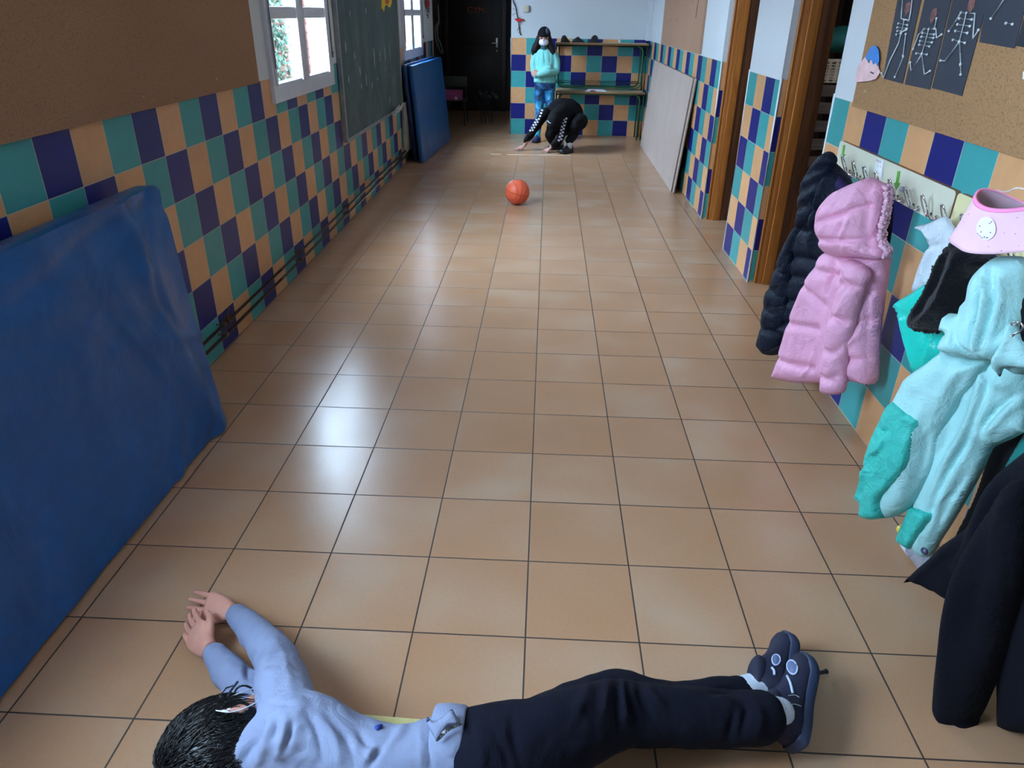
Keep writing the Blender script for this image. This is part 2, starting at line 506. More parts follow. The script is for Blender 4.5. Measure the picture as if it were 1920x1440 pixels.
# ---- dark door at the end of the passage
d = thing('door_3', 'x', 'door', (-1.2, 11.58, 0)); del d['label']; del d['category']; struct(d)
bm = bmesh.new(); box(bm, (-1.63, 11.575, 0.005), (-0.76, 11.615, 2.05), .003)
for z0, z1 in ((.15, .85), (1.0, 1.9)):
    box(bm, (-1.50, 11.568, z0), (-0.90, 11.58, z1), .006)
leaf = bobj('door_leaf', bm, M_DARKWOOD, auto=30)
bm = bmesh.new(); box(bm, (-1.70, 11.56, 0), (-1.635, 11.62, 2.12), .004); box(bm, (-0.755, 11.56, 0), (-0.69, 11.62, 2.12), .004); box(bm, (-1.70, 11.56, 2.055), (-0.69, 11.62, 2.12), .004)
dfr = bobj('door_frame', bm, mat('dark_red_brown_frame', (48, 26, 22), .5), auto=30)
bm = bmesh.new(); box(bm, (-.855, 11.560, .98), (-.825, 11.566, 1.12), .002); tube(bm, [(-.84, 11.56, 1.045), (-.84, 11.52, 1.045), (-.92, 11.515, 1.045)], .009, 10)
hd = bobj('door_handle', bm, mat('worn_steel', (170, 170, 165), .3, .9), auto=40)
bm = bmesh.new(); lathe(bm, [(0.0, 0), (.014, 0), (.014, .006), (0.0, .006)], seg=16, M=Matrix.Translation((-.84, 11.566, .93)) @ Matrix.Rotation(HP, 4, 'X'))
kh = bobj('keyhole_plate', bm, mat('worn_steel_plate', (150, 150, 145), .35, .9), auto=40)
adopt(d, leaf, dfr, hd, kh)
# orange lettering GYM on the door
def letters(name, text, size, loc, rot, m, extrude=0.0015):
    c = bpy.data.curves.new(name, 'FONT'); c.body = text; c.size = size; c.extrude = extrude
    c.align_x = 'CENTER'; c.align_y = 'CENTER'
    o = bpy.data.objects.new(name, c); COL.objects.link(o); c.materials.append(m)
    dg = bpy.context.evaluated_depsgraph_get(); me = bpy.data.meshes.new_from_object(o.evaluated_get(dg))
    bpy.data.objects.remove(o); o = bpy.data.objects.new(name, me); COL.objects.link(o)
    o.location = loc; o.rotation_euler = rot
    return o
gym = letters('wall_letters', 'GYM', 0.13, (-1.18, 11.5655, 1.51), (HP, 0, 0), mat('orange_letters', (190, 84, 34), .6))
tag(gym, 'orange paper letters reading GYM on the dark end door', 'lettering')
# switch and pipe things outside: brick house and ivy seen through the windows
def brick_mat():
    m, t, b = base_mat('outside_bricks', rough=1.0, spec=0.0)
    br = t.new('ShaderNodeTexBrick'); geo = t.new('ShaderNodeNewGeometry')
    sep = t.new('ShaderNodeSeparateXYZ'); t.link(geo.outputs['Position'], sep.inputs[0])
    cb = t.new('ShaderNodeCombineXYZ'); t.link(sep.outputs[1], cb.inputs[0]); t.link(sep.outputs[2], cb.inputs[1])
    t.link(cb.outputs[0], br.inputs['Vector'])
    br.inputs['Color1'].default_value = srgb((62, 39, 34)); br.inputs['Color2'].default_value = srgb((72, 50, 45))
    br.inputs['Mortar'].default_value = srgb((38, 25, 23)); br.inputs['Scale'].default_value = 1.0
    br.inputs['Brick Width'].default_value = 0.5; br.inputs['Row Height'].default_value = 0.14; br.inputs['Mortar Size'].default_value = 0.012
    t.link(br.outputs[0], b.inputs['Base Color'])
    return m
bm = bmesh.new(); box(bm, (-4.6, 2.0, 0), (-4.4, 27.0, 2.5))
tag(bobj('garden_wall', bm, brick_mat()), 'sunlit reddish brick wall outside beyond the left windows', 'wall')
for (px, py, X, w, h, lb) in ((590, 95, -4.2, .34, 3.2, 'broad pale post outside the near window, at its right pane'), (548, 90, -4.15, .05, 3.2, 'thin pale pole outside the near window, at its left pane')):
    c = at_x(px, py, X)
    bm = bmesh.new(); box(bm, (X - .05, c.y - w / 2, 0), (X + .05, c.y + w / 2, h), .01)
    tag(bobj('outdoor_post', bm, mat('grey_post', (165, 168, 172), .9, spec=.1)), lb, 'post')
def ivy(name, c, sy, sz, n, seed, label):
    rnd = random.Random(seed); bm = bmesh.new()
    for _ in range(n):
        p = Vector((c[0] + rnd.uniform(-.16, .16), c[1] + rnd.gauss(0, sy), c[2] + rnd.uniform(-sz, sz)))
        s = rnd.uniform(.03, .055)
        q = Matrix.Translation(p) @ Matrix.Rotation(rnd.uniform(0, 6.28), 4, 'X') @ Matrix.Rotation(rnd.uniform(-.9, .9), 4, 'Z') @ Matrix.Rotation(rnd.uniform(-.9, .9), 4, 'Y')
        v = [bm.verts.new(q @ Vector(k)) for k in ((0, -s, 0), (.006, -s * .4, s * .75), (0, s * .9, 0), (.006, -s * .4, -s * .75))]
        bm.faces.new(v)
    tube(bm, [(c[0], c[1], .0), (c[0], c[1] + .03, c[2]), (c[0], c[1], c[2] + sz)], .012, 6)
    o = bobj(name, bm, mat('ivy_leaves', (62, 84, 72), .9, var=.4, scale=8, spec=.1)); tag(o, label, 'plant')
c = at_x(520, 95, -3.9)
ivy('ivy_bush', (-3.9, c.y, 1.6), .13, 1.6, 1500, 3, 'tall leafy green plant outside at the left of the near window')

# ---- dark store room behind the two doorways
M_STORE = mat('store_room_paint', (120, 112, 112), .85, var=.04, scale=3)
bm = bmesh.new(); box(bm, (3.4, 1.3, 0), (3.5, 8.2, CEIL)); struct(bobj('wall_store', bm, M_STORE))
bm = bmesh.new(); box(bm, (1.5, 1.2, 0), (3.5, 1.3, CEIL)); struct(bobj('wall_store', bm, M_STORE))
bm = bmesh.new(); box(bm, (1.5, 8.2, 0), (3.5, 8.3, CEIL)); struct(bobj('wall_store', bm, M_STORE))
# ================================================================ WALL FIXTURES
M_CORK_L = cork_mat('pin_board_brown', (164, 128, 100), (152, 117, 92), .6)
M_CORK_R = cork_mat('cork_board_tan', (172, 132, 92), (158, 120, 84), .8)
M_CORK_F = cork_mat('pin_board_beige', (170, 134, 110), (160, 126, 104), .25)

def pins(parent, pts, m):
    for p in pts:
        bm = bmesh.new(); bmesh.ops.create_uvsphere(bm, u_segments=8, v_segments=6, radius=.0035, matrix=Matrix.Translation(p))
        o = bobj('pin', bm, m, smooth=True); adopt(parent, o)
M_PIN = mat('pale_pin', (210, 205, 195), .4)

t = thing('pin_board', 'large bare brown pin board on the left wall above the near blue mat', 'pin board', (LX, 1.0, 1.148))
bm = bmesh.new(); box(bm, (LX + .001, 0.0, 1.148), (LX + .018, 2.655, 2.35), .002)
adopt(t, bobj('board', bm, M_CORK_L))
pins(t, [at_x(268, 181, LX + .02), at_x(342, 100, LX + .02), at_x(406, 148, LX + .02)], M_PIN)
t = thing('cork_board', 'speckled tan cork board on the right wall with black posters', 'pin board', (RX, .9, 1.165))
bm = bmesh.new(); box(bm, (RX - .016, -1.2, 1.165), (RX - .001, 1.895, 2.3), .002)
adopt(t, bobj('board', bm, M_CORK_R)); pins(t, [at_x(1622, 172, RX - .018)], M_PIN)
t = thing('pin_board', 'narrow beige pin board on the right wall beyond the doorways', 'pin board', (RX, 6.6, 1.2))
bm = bmesh.new(); box(bm, (RX - .022, 5.43, 1.198), (RX - .001, 7.82, 2.3), .002)
adopt(t, bobj('board', bm, M_CORK_F)); pins(t, [at_x(1254, 23, RX - .024), at_x(1253, 31, RX - .024)], M_PIN)
bm = bmesh.new()
for px, py, l in ((1252, 40, .05), (1258, 37, .06), (1268, 37, .05), (1298, 4, .07)):
    p = at_x(px, py, RX - .0235); tube(bm, [p, p + Vector((0, -l, .004))], .0025, 6)
p = at_x(1309, 5, RX - .0235); tube(bm, [p + Vector((0, 0, .03)), p + Vector((0, .02, -.06)), p + Vector((0, .03, -.12))], .003, 6)
o = bobj('scuff_marks', bm, mat('red_brown_scuff', (96, 52, 42), .7)); o['kind'] = 'stuff'; adopt(t, o)

# ---- chalkboard
def chalk_mat():
    m, t, b = base_mat('green_chalkboard', rough=.62)
    pos = t.new('ShaderNodeNewGeometry').outputs['Position']
    mp = t.new('ShaderNodeMapping'); t.link(pos, mp.inputs[0]); mp.inputs['Scale'].default_value = (1, 2.6, 1.6)
    n = t.noise(1.6, 5, .65, mp.outputs[0]); n2 = t.noise(1.1, 3, .5, pos)
    f = t.math('MULTIPLY', t.math('SUBTRACT', n, .42), t.math('MULTIPLY', n2, 1.3))
    f = t.math('MAXIMUM', f, 0.0)
    c = t.mix(f, srgb((56, 80, 80)), srgb((160, 176, 174)))
    t.link(c, b.inputs['Base Color'])
    return m
t = thing('chalkboard', 'dark green chalkboard with pale frame and chalk smudges on the left wall', 'chalkboard', (LX, 5.4, .6))
bm = bmesh.new(); box(bm, (LX + .004, 4.31, .615), (LX + .026, 6.60, 1.98))
b1 = bobj('writing_surface', bm, chalk_mat())
bm = bmesh.new()
for lo, hi in (((4.285, .592), (4.312, 2.0)), ((6.598, .592), (6.625, 2.0)), ((4.31, .592), (6.60, .617)), ((4.31, 1.975), (6.60, 2.0))):
    box(bm, (LX + .002, lo[0], lo[1]), (LX + .034, hi[0], hi[1]), .003)
b2 = bobj('frame', bm, mat('grey_aluminium', (150, 156, 158), .4, .6))
rnd = random.Random(4); bm = bmesh.new()
for px, py, w, h in ((648, 88, 5, 22), (665, 105, 4, 15), (675, 133, 5, 20), (687, 150, 5, 28), (708, 148, 3, 8), (723, 130, 2, 10), (739, 150, 2, 14), (698, 160, 3, 16), (678, 162, 3, 12), (654, 150, 4, 16), (713, 112, 9, 44), (702, 108, 5, 40), (731, 95, 5, 40), (722, 100, 3, 34), (731, 190, 7, 26), (686, 20, 4, 14), (656, 25, 3, 14), (731, 143, 2, 7)):
    c = at_x(px, py, LX + .0272); w *= .0030 + .0006 * c.y * .3; h *= .0020 + .0005 * c.y
    pts = [Vector((c.x, c.y + math.cos(a) * w * rnd.uniform(.5, 1) * 1.3, c.z + math.sin(a) * h * .5 * rnd.uniform(.7, 1))) for a in [k * math.pi / 7 for k in range(14)]]
    if w > .02:  # a broad smudge: several thin strokes
        for q in range(7):
            yy = c.y + rnd.uniform(-w, w); z0 = c.z + rnd.uniform(-h * .5, h * .1)
            tube(bm, [(c.x - .001, yy, z0), (c.x - .001, yy + .004, z0 + h * rnd.uniform(.2, .5))], .0016, 5)
    else: prism(bm, pts, (.0004, 0, 0))
m_chalk = mat('chalk_dust', (160, 172, 165), .95, var=.15, scale=30)
b3 = bobj('chalk_marks', bm, m_chalk); b3['kind'] = 'stuff'
adopt(t, b1, b2, b3)
# yellow paper figure stuck to the board
def cutout(bm, pxs, X, th=.002, mi=0):
    prism(bm, [at_x(a, b, X) for a, b in pxs], (th, 0, 0), mi)
t = thing('paper_decoration', 'yellow paper cut-out with red marks at the top of the chalkboard', 'paper decoration', at_x(722, 10, LX + .03))
bm = bmesh.new(); cutout(bm, [(715, -14), (733, -16), (734, 6), (731, 14), (728, 13), (725, 9), (721, 12), (719.5, 23), (717, 16), (715, 17)], LX + .0275, .003)
a = bobj('yellow_paper', bm, mat('yellow_paper', (232, 200, 40), .7))
bm = bmesh.new(); cutout(bm, [(724, -8), (729, -9), (729.5, 5), (726, 9), (722, 4)], LX + .0308, .002)
adopt(t, a, bobj('red_paper', bm, mat('red_paper', (205, 90, 50), .7)))
bm = bmesh.new(); c = at_x(743, 206, LX + .062)
rnd = random.Random(2)
for k in range(7):
    p = [c + Vector((rnd.uniform(-.01, .03), rnd.uniform(-.28, .18), rnd.uniform(-.03, .03))) for _ in range(4)]
    tube(bm, smooth_path(p, 5), .004, 6)
tube(bm, smooth_path([(LX + .048, 6.1, .602), (LX + .055, 6.3, .612), (LX + .05, 6.55, .64)], 5), .006, 6)
tag(bobj('string', bm, mat('white_string', (205, 208, 205), .8)), 'tangled white string hanging at the chalkboard lower right corner', 'string')

# ---- two heating pipes along the left wall
M_PIPE = mat('dark_brown_pipe', (78, 62, 50), .45, .3, var=.2, scale=30)
for z, lb in ((.150, 'upper brown heating pipe along the foot of the left wall'), (.098, 'lower brown heating pipe along the foot of the left wall')):
    t = thing('heating_pipe', lb, 'pipe', (LX + .035, 4, z))
    bm = bmesh.new(); tube(bm, [(LX + .035, -1.5, z), (LX + .035, 6.62, z)], .0115, 14)
    ps = [bobj('pipe', bm, M_PIPE, smooth=True)]
    for y in (-.6, .5, 1.72, 2.9, 4.1, 5.4, 6.4):
        bm = bmesh.new(); tube(bm, [(LX + .035, y - .008, z), (LX + .035, y + .008, z)], .015, 14); tube(bm, [(LX + .03, y, z), (LX, y, z)], .005, 8)
        ps.append(bobj('clip', bm, mat('dull_clip', (120, 105, 90), .5, .5), smooth=False))
    adopt(t, *ps)
t = thing('pipe_valve', 'small brass valve on the upper left heating pipe near the mat', 'valve', at_x(432, 604, LX + .06))
bm = bmesh.new(); c = Vector((LX + .035, 1.78, .150)); tube(bm, [c + Vector((0, -.022, 0)), c + Vector((0, .022, 0))], .0185, 12); tube(bm, [c, c + Vector((.0, 0, .035))], .008, 10)
a = bobj('valve_body', bm, mat('worn_brass', (120, 98, 66), .4, .7), auto=40)
bm = bmesh.new(); tube(bm, [c + Vector((0, 0, .034)), c + Vector((0, .03, .05))], .005, 8)
adopt(t, a, bobj('valve_lever', bm, mat('grey_lever', (130, 124, 112), .5, .5), auto=40))

# ---- radiator behind the far mats
t = thing('radiator', 'pale ribbed radiator standing behind the far blue mats', 'radiator', (LX + .06, 7.1, .1))
ps = []
bm = bmesh.new(); tube(bm, [(LX + .02, 6.66, .14), (LX + .02, 7.9, .14)], .011, 12); tube(bm, [(LX + .02, 6.66, .60), (LX + .02, 7.9, .60)], .011, 12)
tube(bm, [(LX + .02, 6.67, .14), (LX + .02, 6.67, .0)], .008, 8); tube(bm, [(LX + .02, 7.88, .14), (LX + .02, 7.88, .0)], .008, 8)
M_RAD = mat('cream_radiator_paint', (170, 166, 158), .45)
ps.append(bobj('header_pipe', bm, M_RAD, smooth=True))
for k in range(18):
    y = 6.69 + k * .068; bm = bmesh.new(); box(bm, (LX + .004, y - .024, .12), (LX + .038, y + .024, .62), .008)
    ps.append(bobj('radiator_section', bm, M_RAD, auto=40))
adopt(t, *ps)

# ---- coat racks on the right wall
M_RACK = mat('cream_laminate', (214, 214, 192), .35, var=.02, scale=5)
M_RACKEDGE = mat('bare_board_edge', (150, 108, 76), .7)
M_CHROME = mat('chrome_wire', (225, 225, 230), .18, 1.0, var=.02)
M_SCREW = mat('dark_screw', (70, 68, 66), .4, .8)
def round_rect(y0, y1, z0, z1, r, n=5):
    out = []
    for cy, cz, a0 in ((y1 - r, z1 - r, 0), (y0 + r, z1 - r, 90), (y0 + r, z0 + r, 180), (y1 - r, z0 + r, 270)):
        for k in range(n + 1):
            a = math.radians(a0 + 90 * k / n); out.append((cy + r * math.cos(a), cz + r * math.sin(a)))
    return out
def coat_rack(y0, y1, label, hooks, face):
    t = thing('coat_rack', label, 'coat rack', (RX, (y0 + y1) / 2, .905))
    rr = round_rect(y0, y1, .907, 1.022, .016)
    bm = bmesh.new(); prism(bm, [(RX - .0005, y, z) for y, z in rr], (-.0165, 0, 0))
    core = bobj('board_core', bm, M_RACKEDGE)
    bm = bmesh.new(); prism(bm, [(RX - .0171, y, z) for y, z in rr], (-.0019, 0, 0))
    fc = bobj('laminate_face', bm, face)
    ps = [core, fc]
    for hy in hooks:
        bm = bmesh.new()
        c = Vector((RX - .050, hy, .953)); up = Vector((-.42, .10, .90)).normalized(); al = Vector((0.05, -1, .15)).normalized()
        ring = [c + up * (.036 * math.sin(a)) + al * (.0125 * math.cos(a)) for a in [2 * math.pi * k / 22 for k in range(22)]]
        tube(bm, ring, .0034, 8, closed=True)
        b0 = c - up * .030 + al * .008
        tube(bm, smooth_path([b0, b0 + Vector((.004, -.018, -.012)), b0 + Vector((.01, -.036, -.008)), b0 + Vector((.008, -.044, .004))], 5), .0028, 8)
        tube(bm, smooth_path([c - up * .030 - al * .006, Vector((RX - .03, hy + .004, .915)), Vector((RX - .0188, hy + .004, .925))], 4), .0028, 8)
        tube(bm, smooth_path([b0 + Vector((.01, -.040, -.010)), Vector((RX - .0188, hy - .034, .925))], 3), .0028, 8)
        ps.append(bobj('hook', bm, M_CHROME, smooth=True))
        for dy in (.004, -.034):
            bm = bmesh.new(); tube(bm, [(RX - .019, hy + dy, .925), (RX - .0225, hy + dy, .925)], .0045, 8)
            ps.append(bobj('screw', bm, M_SCREW))
    adopt(t, *ps); return t
coat_rack(.915, 1.932, 'long cream coat rack board starting beside the near doorway', (1.755, 1.635, 1.52, 1.405, 1.28, 1.15, 1.02), M_RACK)
coat_rack(-.10, .903, 'yellowish cream coat rack board behind the pink neck warmer', (.885, .765, .645, .52, .39, .25), mat('yellowish_laminate', (222, 214, 164), .35, var=.02, scale=5))
def arrow(p0, p1, label, w=.034):
    a, b = at_x(*p0, RX - .0205), at_x(*p1, RX - .0205); d = (b - a); L = d.length; d.normalize(); s = Vector((0, d.z, -d.y))
    P = [a + s * w * .28, a + d * L * .62 + s * w * .28, a + d * L * .62 + s * w * .75, b, a + d * L * .62 - s * w * .75, a + d * L * .62 - s * w * .28, a - s * w * .28]
    bm = bmesh.new(); prism(bm, P, (-.0009, 0, 0))
    o = bobj('arrow_sticker', bm, mat('green_sticker', (98, 172, 62), .5)); tag(o, label, 'sticker')
arrow((1582.5, 272), (1578.5, 300), 'green arrow sticker on the coat rack above the navy coat hook')
arrow((1685.5, 321), (1679.5, 356), 'green arrow sticker on the coat rack to the right of the pink hood')
bm = bmesh.new()
for k in range(9):
    for r_ in range(2):
        a = at_x(1689 + k * 2.2 - r_ * 1.5, 348.5 + k * 1.0 + r_ * 5.5, RX - .0205); tube(bm, [a, a + Vector((0, .006, -.007))], .0010, 5)
tag(bobj('printed_label', bm, mat('blue_print', (84, 150, 205), .6)), 'small blue hatched label on the coat rack beside the green arrow', 'sticker')
t = thing('paper_label', 'small white paper label with pink marks on the coat rack', 'sticker', at_x(1648, 312, RX - .02))
bm = bmesh.new(); cutout(bm, [(1643, 296), (1657, 301), (1653, 334), (1638, 328)], RX - .0206, .0004); a = bobj('paper', bm, mat('white_paper', (225, 228, 228), .7))
bm = bmesh.new()
for k in range(5):
    p = at_x(1644 + k * 2, 299 + k * .8, RX - .0212); tube(bm, [p, p + Vector((0, .003, -.006))], .0009, 5)
for px, py in ((1641, 323), (1644, 321), (1647, 324), (1646, 311), (1651, 312)):
    p = at_x(px, py, RX - .0212); tube(bm, [p, p + Vector((0, -.004, -.003))], .0009, 5)
adopt(t, a, bobj('pink_marks', bm, mat('pink_print', (205, 80, 120), .6)))

# ---- black posters with white stick skeletons on the cork board
M_POST = mat('black_card', (42, 48, 60), .75, var=.05, scale=10)
M_STICK = mat('cotton_stick', (216, 222, 224), .7)
M_FACE = mat('dim_photo_print', (120, 72, 66), .6, var=.3, scale=60)
def Z5(x, y): return (1560 + x / 5.3333, y / 5.3333)
def poster(label, poly, sticks, face=None):
    X = RX - .0185
    t = thing('poster', label, 'poster', at_x(*poly[0], X))
    bm = bmesh.new(); cutout(bm, poly, X, .0012); ps = [bobj('card', bm, M_POST)]
    for s in sticks:
        pts = [at_x(*Z5(*q), X - .0035) for q in s]
        bm = bmesh.new(); tube(bm, pts, .0021, 7)
        for e in (pts[0], pts[-1]): bmesh.ops.create_uvsphere(bm, u_segments=8, v_segments=6, radius=.0042, matrix=Matrix.Translation(e))
        ps.append(bobj('cotton_stick', bm, M_STICK, smooth=True))
    if face:
        bm = bmesh.new(); cutout(bm, [Z5(*q) for q in face], X - .0015, .0012); ps.append(bobj('face_photo', bm, M_FACE))
    adopt(t, *ps)
poster('narrow black poster with a tall white stick skeleton, nearest the doorway', [(1694, -60), (1655, 147), (1692, 157), (1740, -60)],
       [[(710, -90), (690, 185), (770, 205)], [(812, -90), (785, 130), (770, 205)], [(722, 200), (690, 340)], [(665, 235), (755, 250)], [(655, 275), (748, 285)], [(655, 310), (740, 300)], [(645, 345), (690, 330), (750, 290)],
        [(690, 320), (665, 435), (580, 605), (515, 780), (495, 730)], [(738, 340), (710, 555)], [(712, 568), (628, 770)]], [(745, 30), (790, 20), (780, 100), (735, 165), (725, 110)])
poster('black poster with a ribbed white stick skeleton, second from the doorway', [(1748, -60), (1696, 158), (1743, 168), (1798, -60)],
       [[(1045, 185), (1025, 285)], [(920, 290), (1040, 290), (1045, 380), (1095, 345)], [(920, 290), (865, 345), (812, 490)], [(968, 290), (900, 535)], [(905, 330), (1020, 345)], [(895, 368), (1015, 380)], [(882, 410), (1000, 425)], [(873, 447), (975, 465)],
        [(845, 535), (950, 545)], [(895, 545), (790, 712), (783, 625)], [(895, 545), (925, 745), (980, 710)]], [(1010, 90), (1050, 80), (1045, 150), (990, 240), (975, 180)])
poster('black poster with a large white stick skeleton, third from the doorway', [(1800, -60), (1747, 165), (1803, 180), (1852, 0), (1858, -60)],
       [[(1290, 125), (1430, 135), (1410, 385), (1465, 300)], [(1290, 125), (1170, 310)], [(1345, 130), (1275, 410)], [(1275, 185), (1400, 195)], [(1255, 245), (1380, 262)], [(1235, 310), (1355, 330)], [(1210, 400), (1330, 428)],
        [(1270, 420), (1130, 610), (1085, 605)], [(1275, 420), (1285, 640)], [(1285, 650), (1287, 745)]], [(1375, -10), (1440, -10), (1420, 70), (1385, 130), (1350, 90)])
poster('black poster hung higher with one loose white stick at its foot', [(1860, -60), (1836, 79), (1902, 91), (1925, 0), (1935, -60)], [[(1720, -10), (1590, 185)], [(1740, 232), (1805, 242)]])
t = thing('poster', 'black poster cut off by the right edge of the picture', 'poster', at_x(1915, 20, RX - .0185))
bm = bmesh.new(); cutout(bm, [(1945, -60), (1905, 86), (1935, 92), (1990, -60)], RX - .016, .0008); adopt(t, bobj('card', bm, M_POST))
# small coloured paper figure
t = thing('paper_figure', 'pink and blue paper cut-out figure pinned at the cork board edge', 'paper decoration', at_x(1628, 125, RX - .02))
bm = bmesh.new(); cutout(bm, [(1624, 104), (1636, 92), (1646, 112), (1647, 128), (1650, 135), (1642, 148), (1630, 152), (1604, 154), (1603, 148), (1608, 125)], RX - .024, .002); a = bobj('pink_paper', bm, mat('pink_paper', (226, 188, 188), .7))
bm = bmesh.new(); cutout(bm, [(1636, 86), (1642, 86), (1647, 94), (1648, 112), (1645, 124), (1640, 116), (1637, 121), (1633, 111), (1628, 116), (1622, 108), (1630, 92)], RX - .0265, .002); b_ = bobj('blue_paper', bm, mat('blue_paper', (60, 130, 205), .7))
bm = bmesh.new(); p = at_x(1635, 136, RX - .026); tube(bm, [p + Vector((0, .01, 0)), p + Vector((0, -.012, -.002))], .003, 6)
p = at_x(1629, 114, RX - .0262); tube(bm, [p + Vector((0, .006, .004)), p + Vector((0, -.004, -.006))], .002, 6)
adopt(t, a, b_, bobj('black_mark', bm, mat('black_ink', (22, 22, 26), .5)))
# paper stub at right edge on the cork board
bm = bmesh.new(); cutout(bm, [(1918, 134), (1928, 136), (1926, 152), (1917, 148)], RX - .0185, .0012)
tag(bobj('paper_scrap', bm, mat('white_paper_scrap', (225, 225, 225), .7)), 'tiny white paper scrap on the cork board at the far right', 'paper')

# ---- far wall: socket box, twig with red birds; hanging ornament beside window 2
bm = bmesh.new(); box(bm, (-.345, FY - .03, 1.50), (-.265, FY - .001, 1.578), .006); box(bm, (-.325, FY - .034, 1.52), (-.285, FY - .029, 1.558), .002)
tag(bobj('thermostat_box', bm, mat('cream_plastic', (206, 200, 176), .5)), 'small cream plastic box on the far wall beside the twig', 'thermostat')
t = thing('twig_garland', 'dark twig with a red paper bird hanging on the far white wall', 'wall decoration', at_y(968, 30, FY))
pts = [at_y(x, y, FY - .018) for x, y in ((961, -30), (962, 0), (967, 14), (969, 26), (972, 40), (973, 50), (976, 66))]
bm = bmesh.new(); tube(bm, smooth_path(pts, 5), .006, 7)
for (a, b_) in (((962, 4), (967, 8)), ((968, 20), (962, 16)), ((969, 24), (961, 28)), ((973, 48), (976, 55)), ((975, 58), (972, 62)), ((975, 60), (978, 66)), ((970, 35), (976, 32)), ((972, 52), (970, 58))):
    tube(bm, [at_y(*a, FY - .018), at_y(*b_, FY - .03)], .0035, 6)
tw = bobj('twig', bm, mat('dark_bark', (44, 36, 34), .8))
bm = bmesh.new(); cc = at_y(972, 38, FY - .03)
for sx, w in ((-1, .05), (1, .075)):
    loft(bm, [ering(cc + Vector((sx * w * k, 0, .012 * k)), (0, .014 * (1.05 - k), 0), (0, 0, .024 * (1.1 - k)), 10) for k in (0, .3, .6, .85, 1)])
bird = bobj('red_bird', bm, mat('red_felt', (200, 40, 48), .8), smooth=True)
adopt(t, tw, bird)
t = thing('hanging_ornament', 'red ornament with grey beads hanging to the right of the far window', 'wall decoration', at_x(802, 20, LX + .03))
bm = bmesh.new(); bmesh.ops.create_uvsphere(bm, u_segments=12, v_segments=8, radius=1, matrix=Matrix.Translation(at_x(802, 6, LX + .03)) @ Matrix.Diagonal((.025, .07, .06, 1)))
a = bobj('red_bow', bm, mat('red_ribbon', (170, 30, 46), .5), smooth=True)
bm = bmesh.new()
for x, y, r_ in ((803, 16, .022), (803, 22, .018), (802, 28, .014), (803, 33, .01)):
    bmesh.ops.create_uvsphere(bm, u_segments=10, v_segments=8, radius=r_, matrix=Matrix.Translation(at_x(x, y, LX + .03)))
tube(bm, [at_x(802, -30, LX + .03), at_x(803, 34, LX + .03)], .004, 6)
adopt(t, a, bobj('grey_beads', bm, mat('grey_beads', (120, 120, 118), .4), smooth=True))

# ---- things in the dark passage
t = thing('hanging_strap', 'grey looped strap hanging in the dark passage', 'strap', at_y(820, 40, 10.3))
bm = bmesh.new()
tube(bm, smooth_path([at_y(x, y, 10.3) for x, y in ((823, 38), (817, 52), (817, 70), (822, 88), (828, 100), (830, 96), (826, 82), (821, 70), (820, 55), (824, 40))], 5), .012, 8)
tube(bm, smooth_path([at_y(x, y, 10.3) for x, y in ((821, 8), (822, 25), (823, 40))], 4), .012, 8)
adopt(t, bobj('strap', bm, mat('grey_webbing', (120, 116, 112), .8), smooth=True))
bm = bmesh.new(); box(bm, (-1.74, 10.2, 1.2), (-1.70, 11.0, 1.9), .01)
tag(bobj('wall_cupboard', bm, mat('brown_board', (70, 58, 50), .7)), 'dim brown notice panel on the passage wall behind the strap', 'panel')
# chair with a pink box
cx, cy = -1.36, 9.95
t = thing('school_chair', 'dark school chair standing in the passage holding a pink box', 'chair', (cx, cy, 0))
bm = bmesh.new(); box(bm, (cx - .18, cy - .17, .33), (cx + .18, cy + .19, .345), .006); se = bobj('seat', bm, mat('dark_green_seat', (54, 58, 50), .5), auto=40)
bm = bmesh.new(); box(bm, (cx - .17, cy + .19, .50), (cx + .17, cy + .205, .64), .006); ba = bobj('backrest', bm, mat('dark_green_backrest', (54, 58, 50), .5), auto=40)
legs = []
for sx in (-1, 1):
    bm = bmesh.new(); tube(bm, smooth_path([(cx + sx * .15, cy - .14, .325), (cx + sx * .16, cy - .16, .28), (cx + sx * .17, cy - .19, 0.0)], 5), .01, 8); legs.append(bobj('leg', bm, mat('dark_tube', (60, 64, 58), .4, .5), smooth=True))
    bm = bmesh.new(); tube(bm, smooth_path([(cx + sx * .15, cy + .21, .62), (cx + sx * .15, cy + .20, .33), (cx + sx * .17, cy + .24, 0.0)], 6), .01, 8); legs.append(bobj('leg', bm, mat('dark_tube', (60, 64, 58), .4, .5), smooth=True))
adopt(t, se, ba, *legs)
t = thing('storage_box', 'pink box with a white star on the dark passage chair', 'box', (cx, cy, .346))
bm = bmesh.new(); box(bm, (cx - .19, cy - .16, .3462), (cx + .12, cy + .08, .47), .006); a = bobj('box', bm, mat('magenta_card', (150, 60, 110), .6))
sc_ = at_y(855, 184, cy - .163); bm = bmesh.new()
prism(bm, [sc_ + Vector((math.sin(k * math.pi / 5) * (.032 if k % 2 == 0 else .013), 0, math.cos(k * math.pi / 5) * (.032 if k % 2 == 0 else .013))) for k in range(10)], (0, .002, 0))
adopt(t, a, bobj('star', bm, mat('white_star', (225, 215, 220), .6)))
bm = bmesh.new(); rnd = random.Random(9)
for k in range(9):
    c = Vector((cx + .47 + rnd.uniform(-.09, .09), cy + .1 + rnd.uniform(-.1, .1), 0)); tube(bm, smooth_path([c, c + Vector((rnd.uniform(-.04, .04), 0, .2)), c + Vector((rnd.uniform(-.12, .12), rnd.uniform(-.05, .05), .42))], 4), .005, 5)
    bmesh.ops.create_uvsphere(bm, u_segments=8, v_segments=6, radius=.03, matrix=Matrix.Translation(c + Vector((rnd.uniform(-.1, .1), 0, .40 + rnd.uniform(-.04, .04)))))
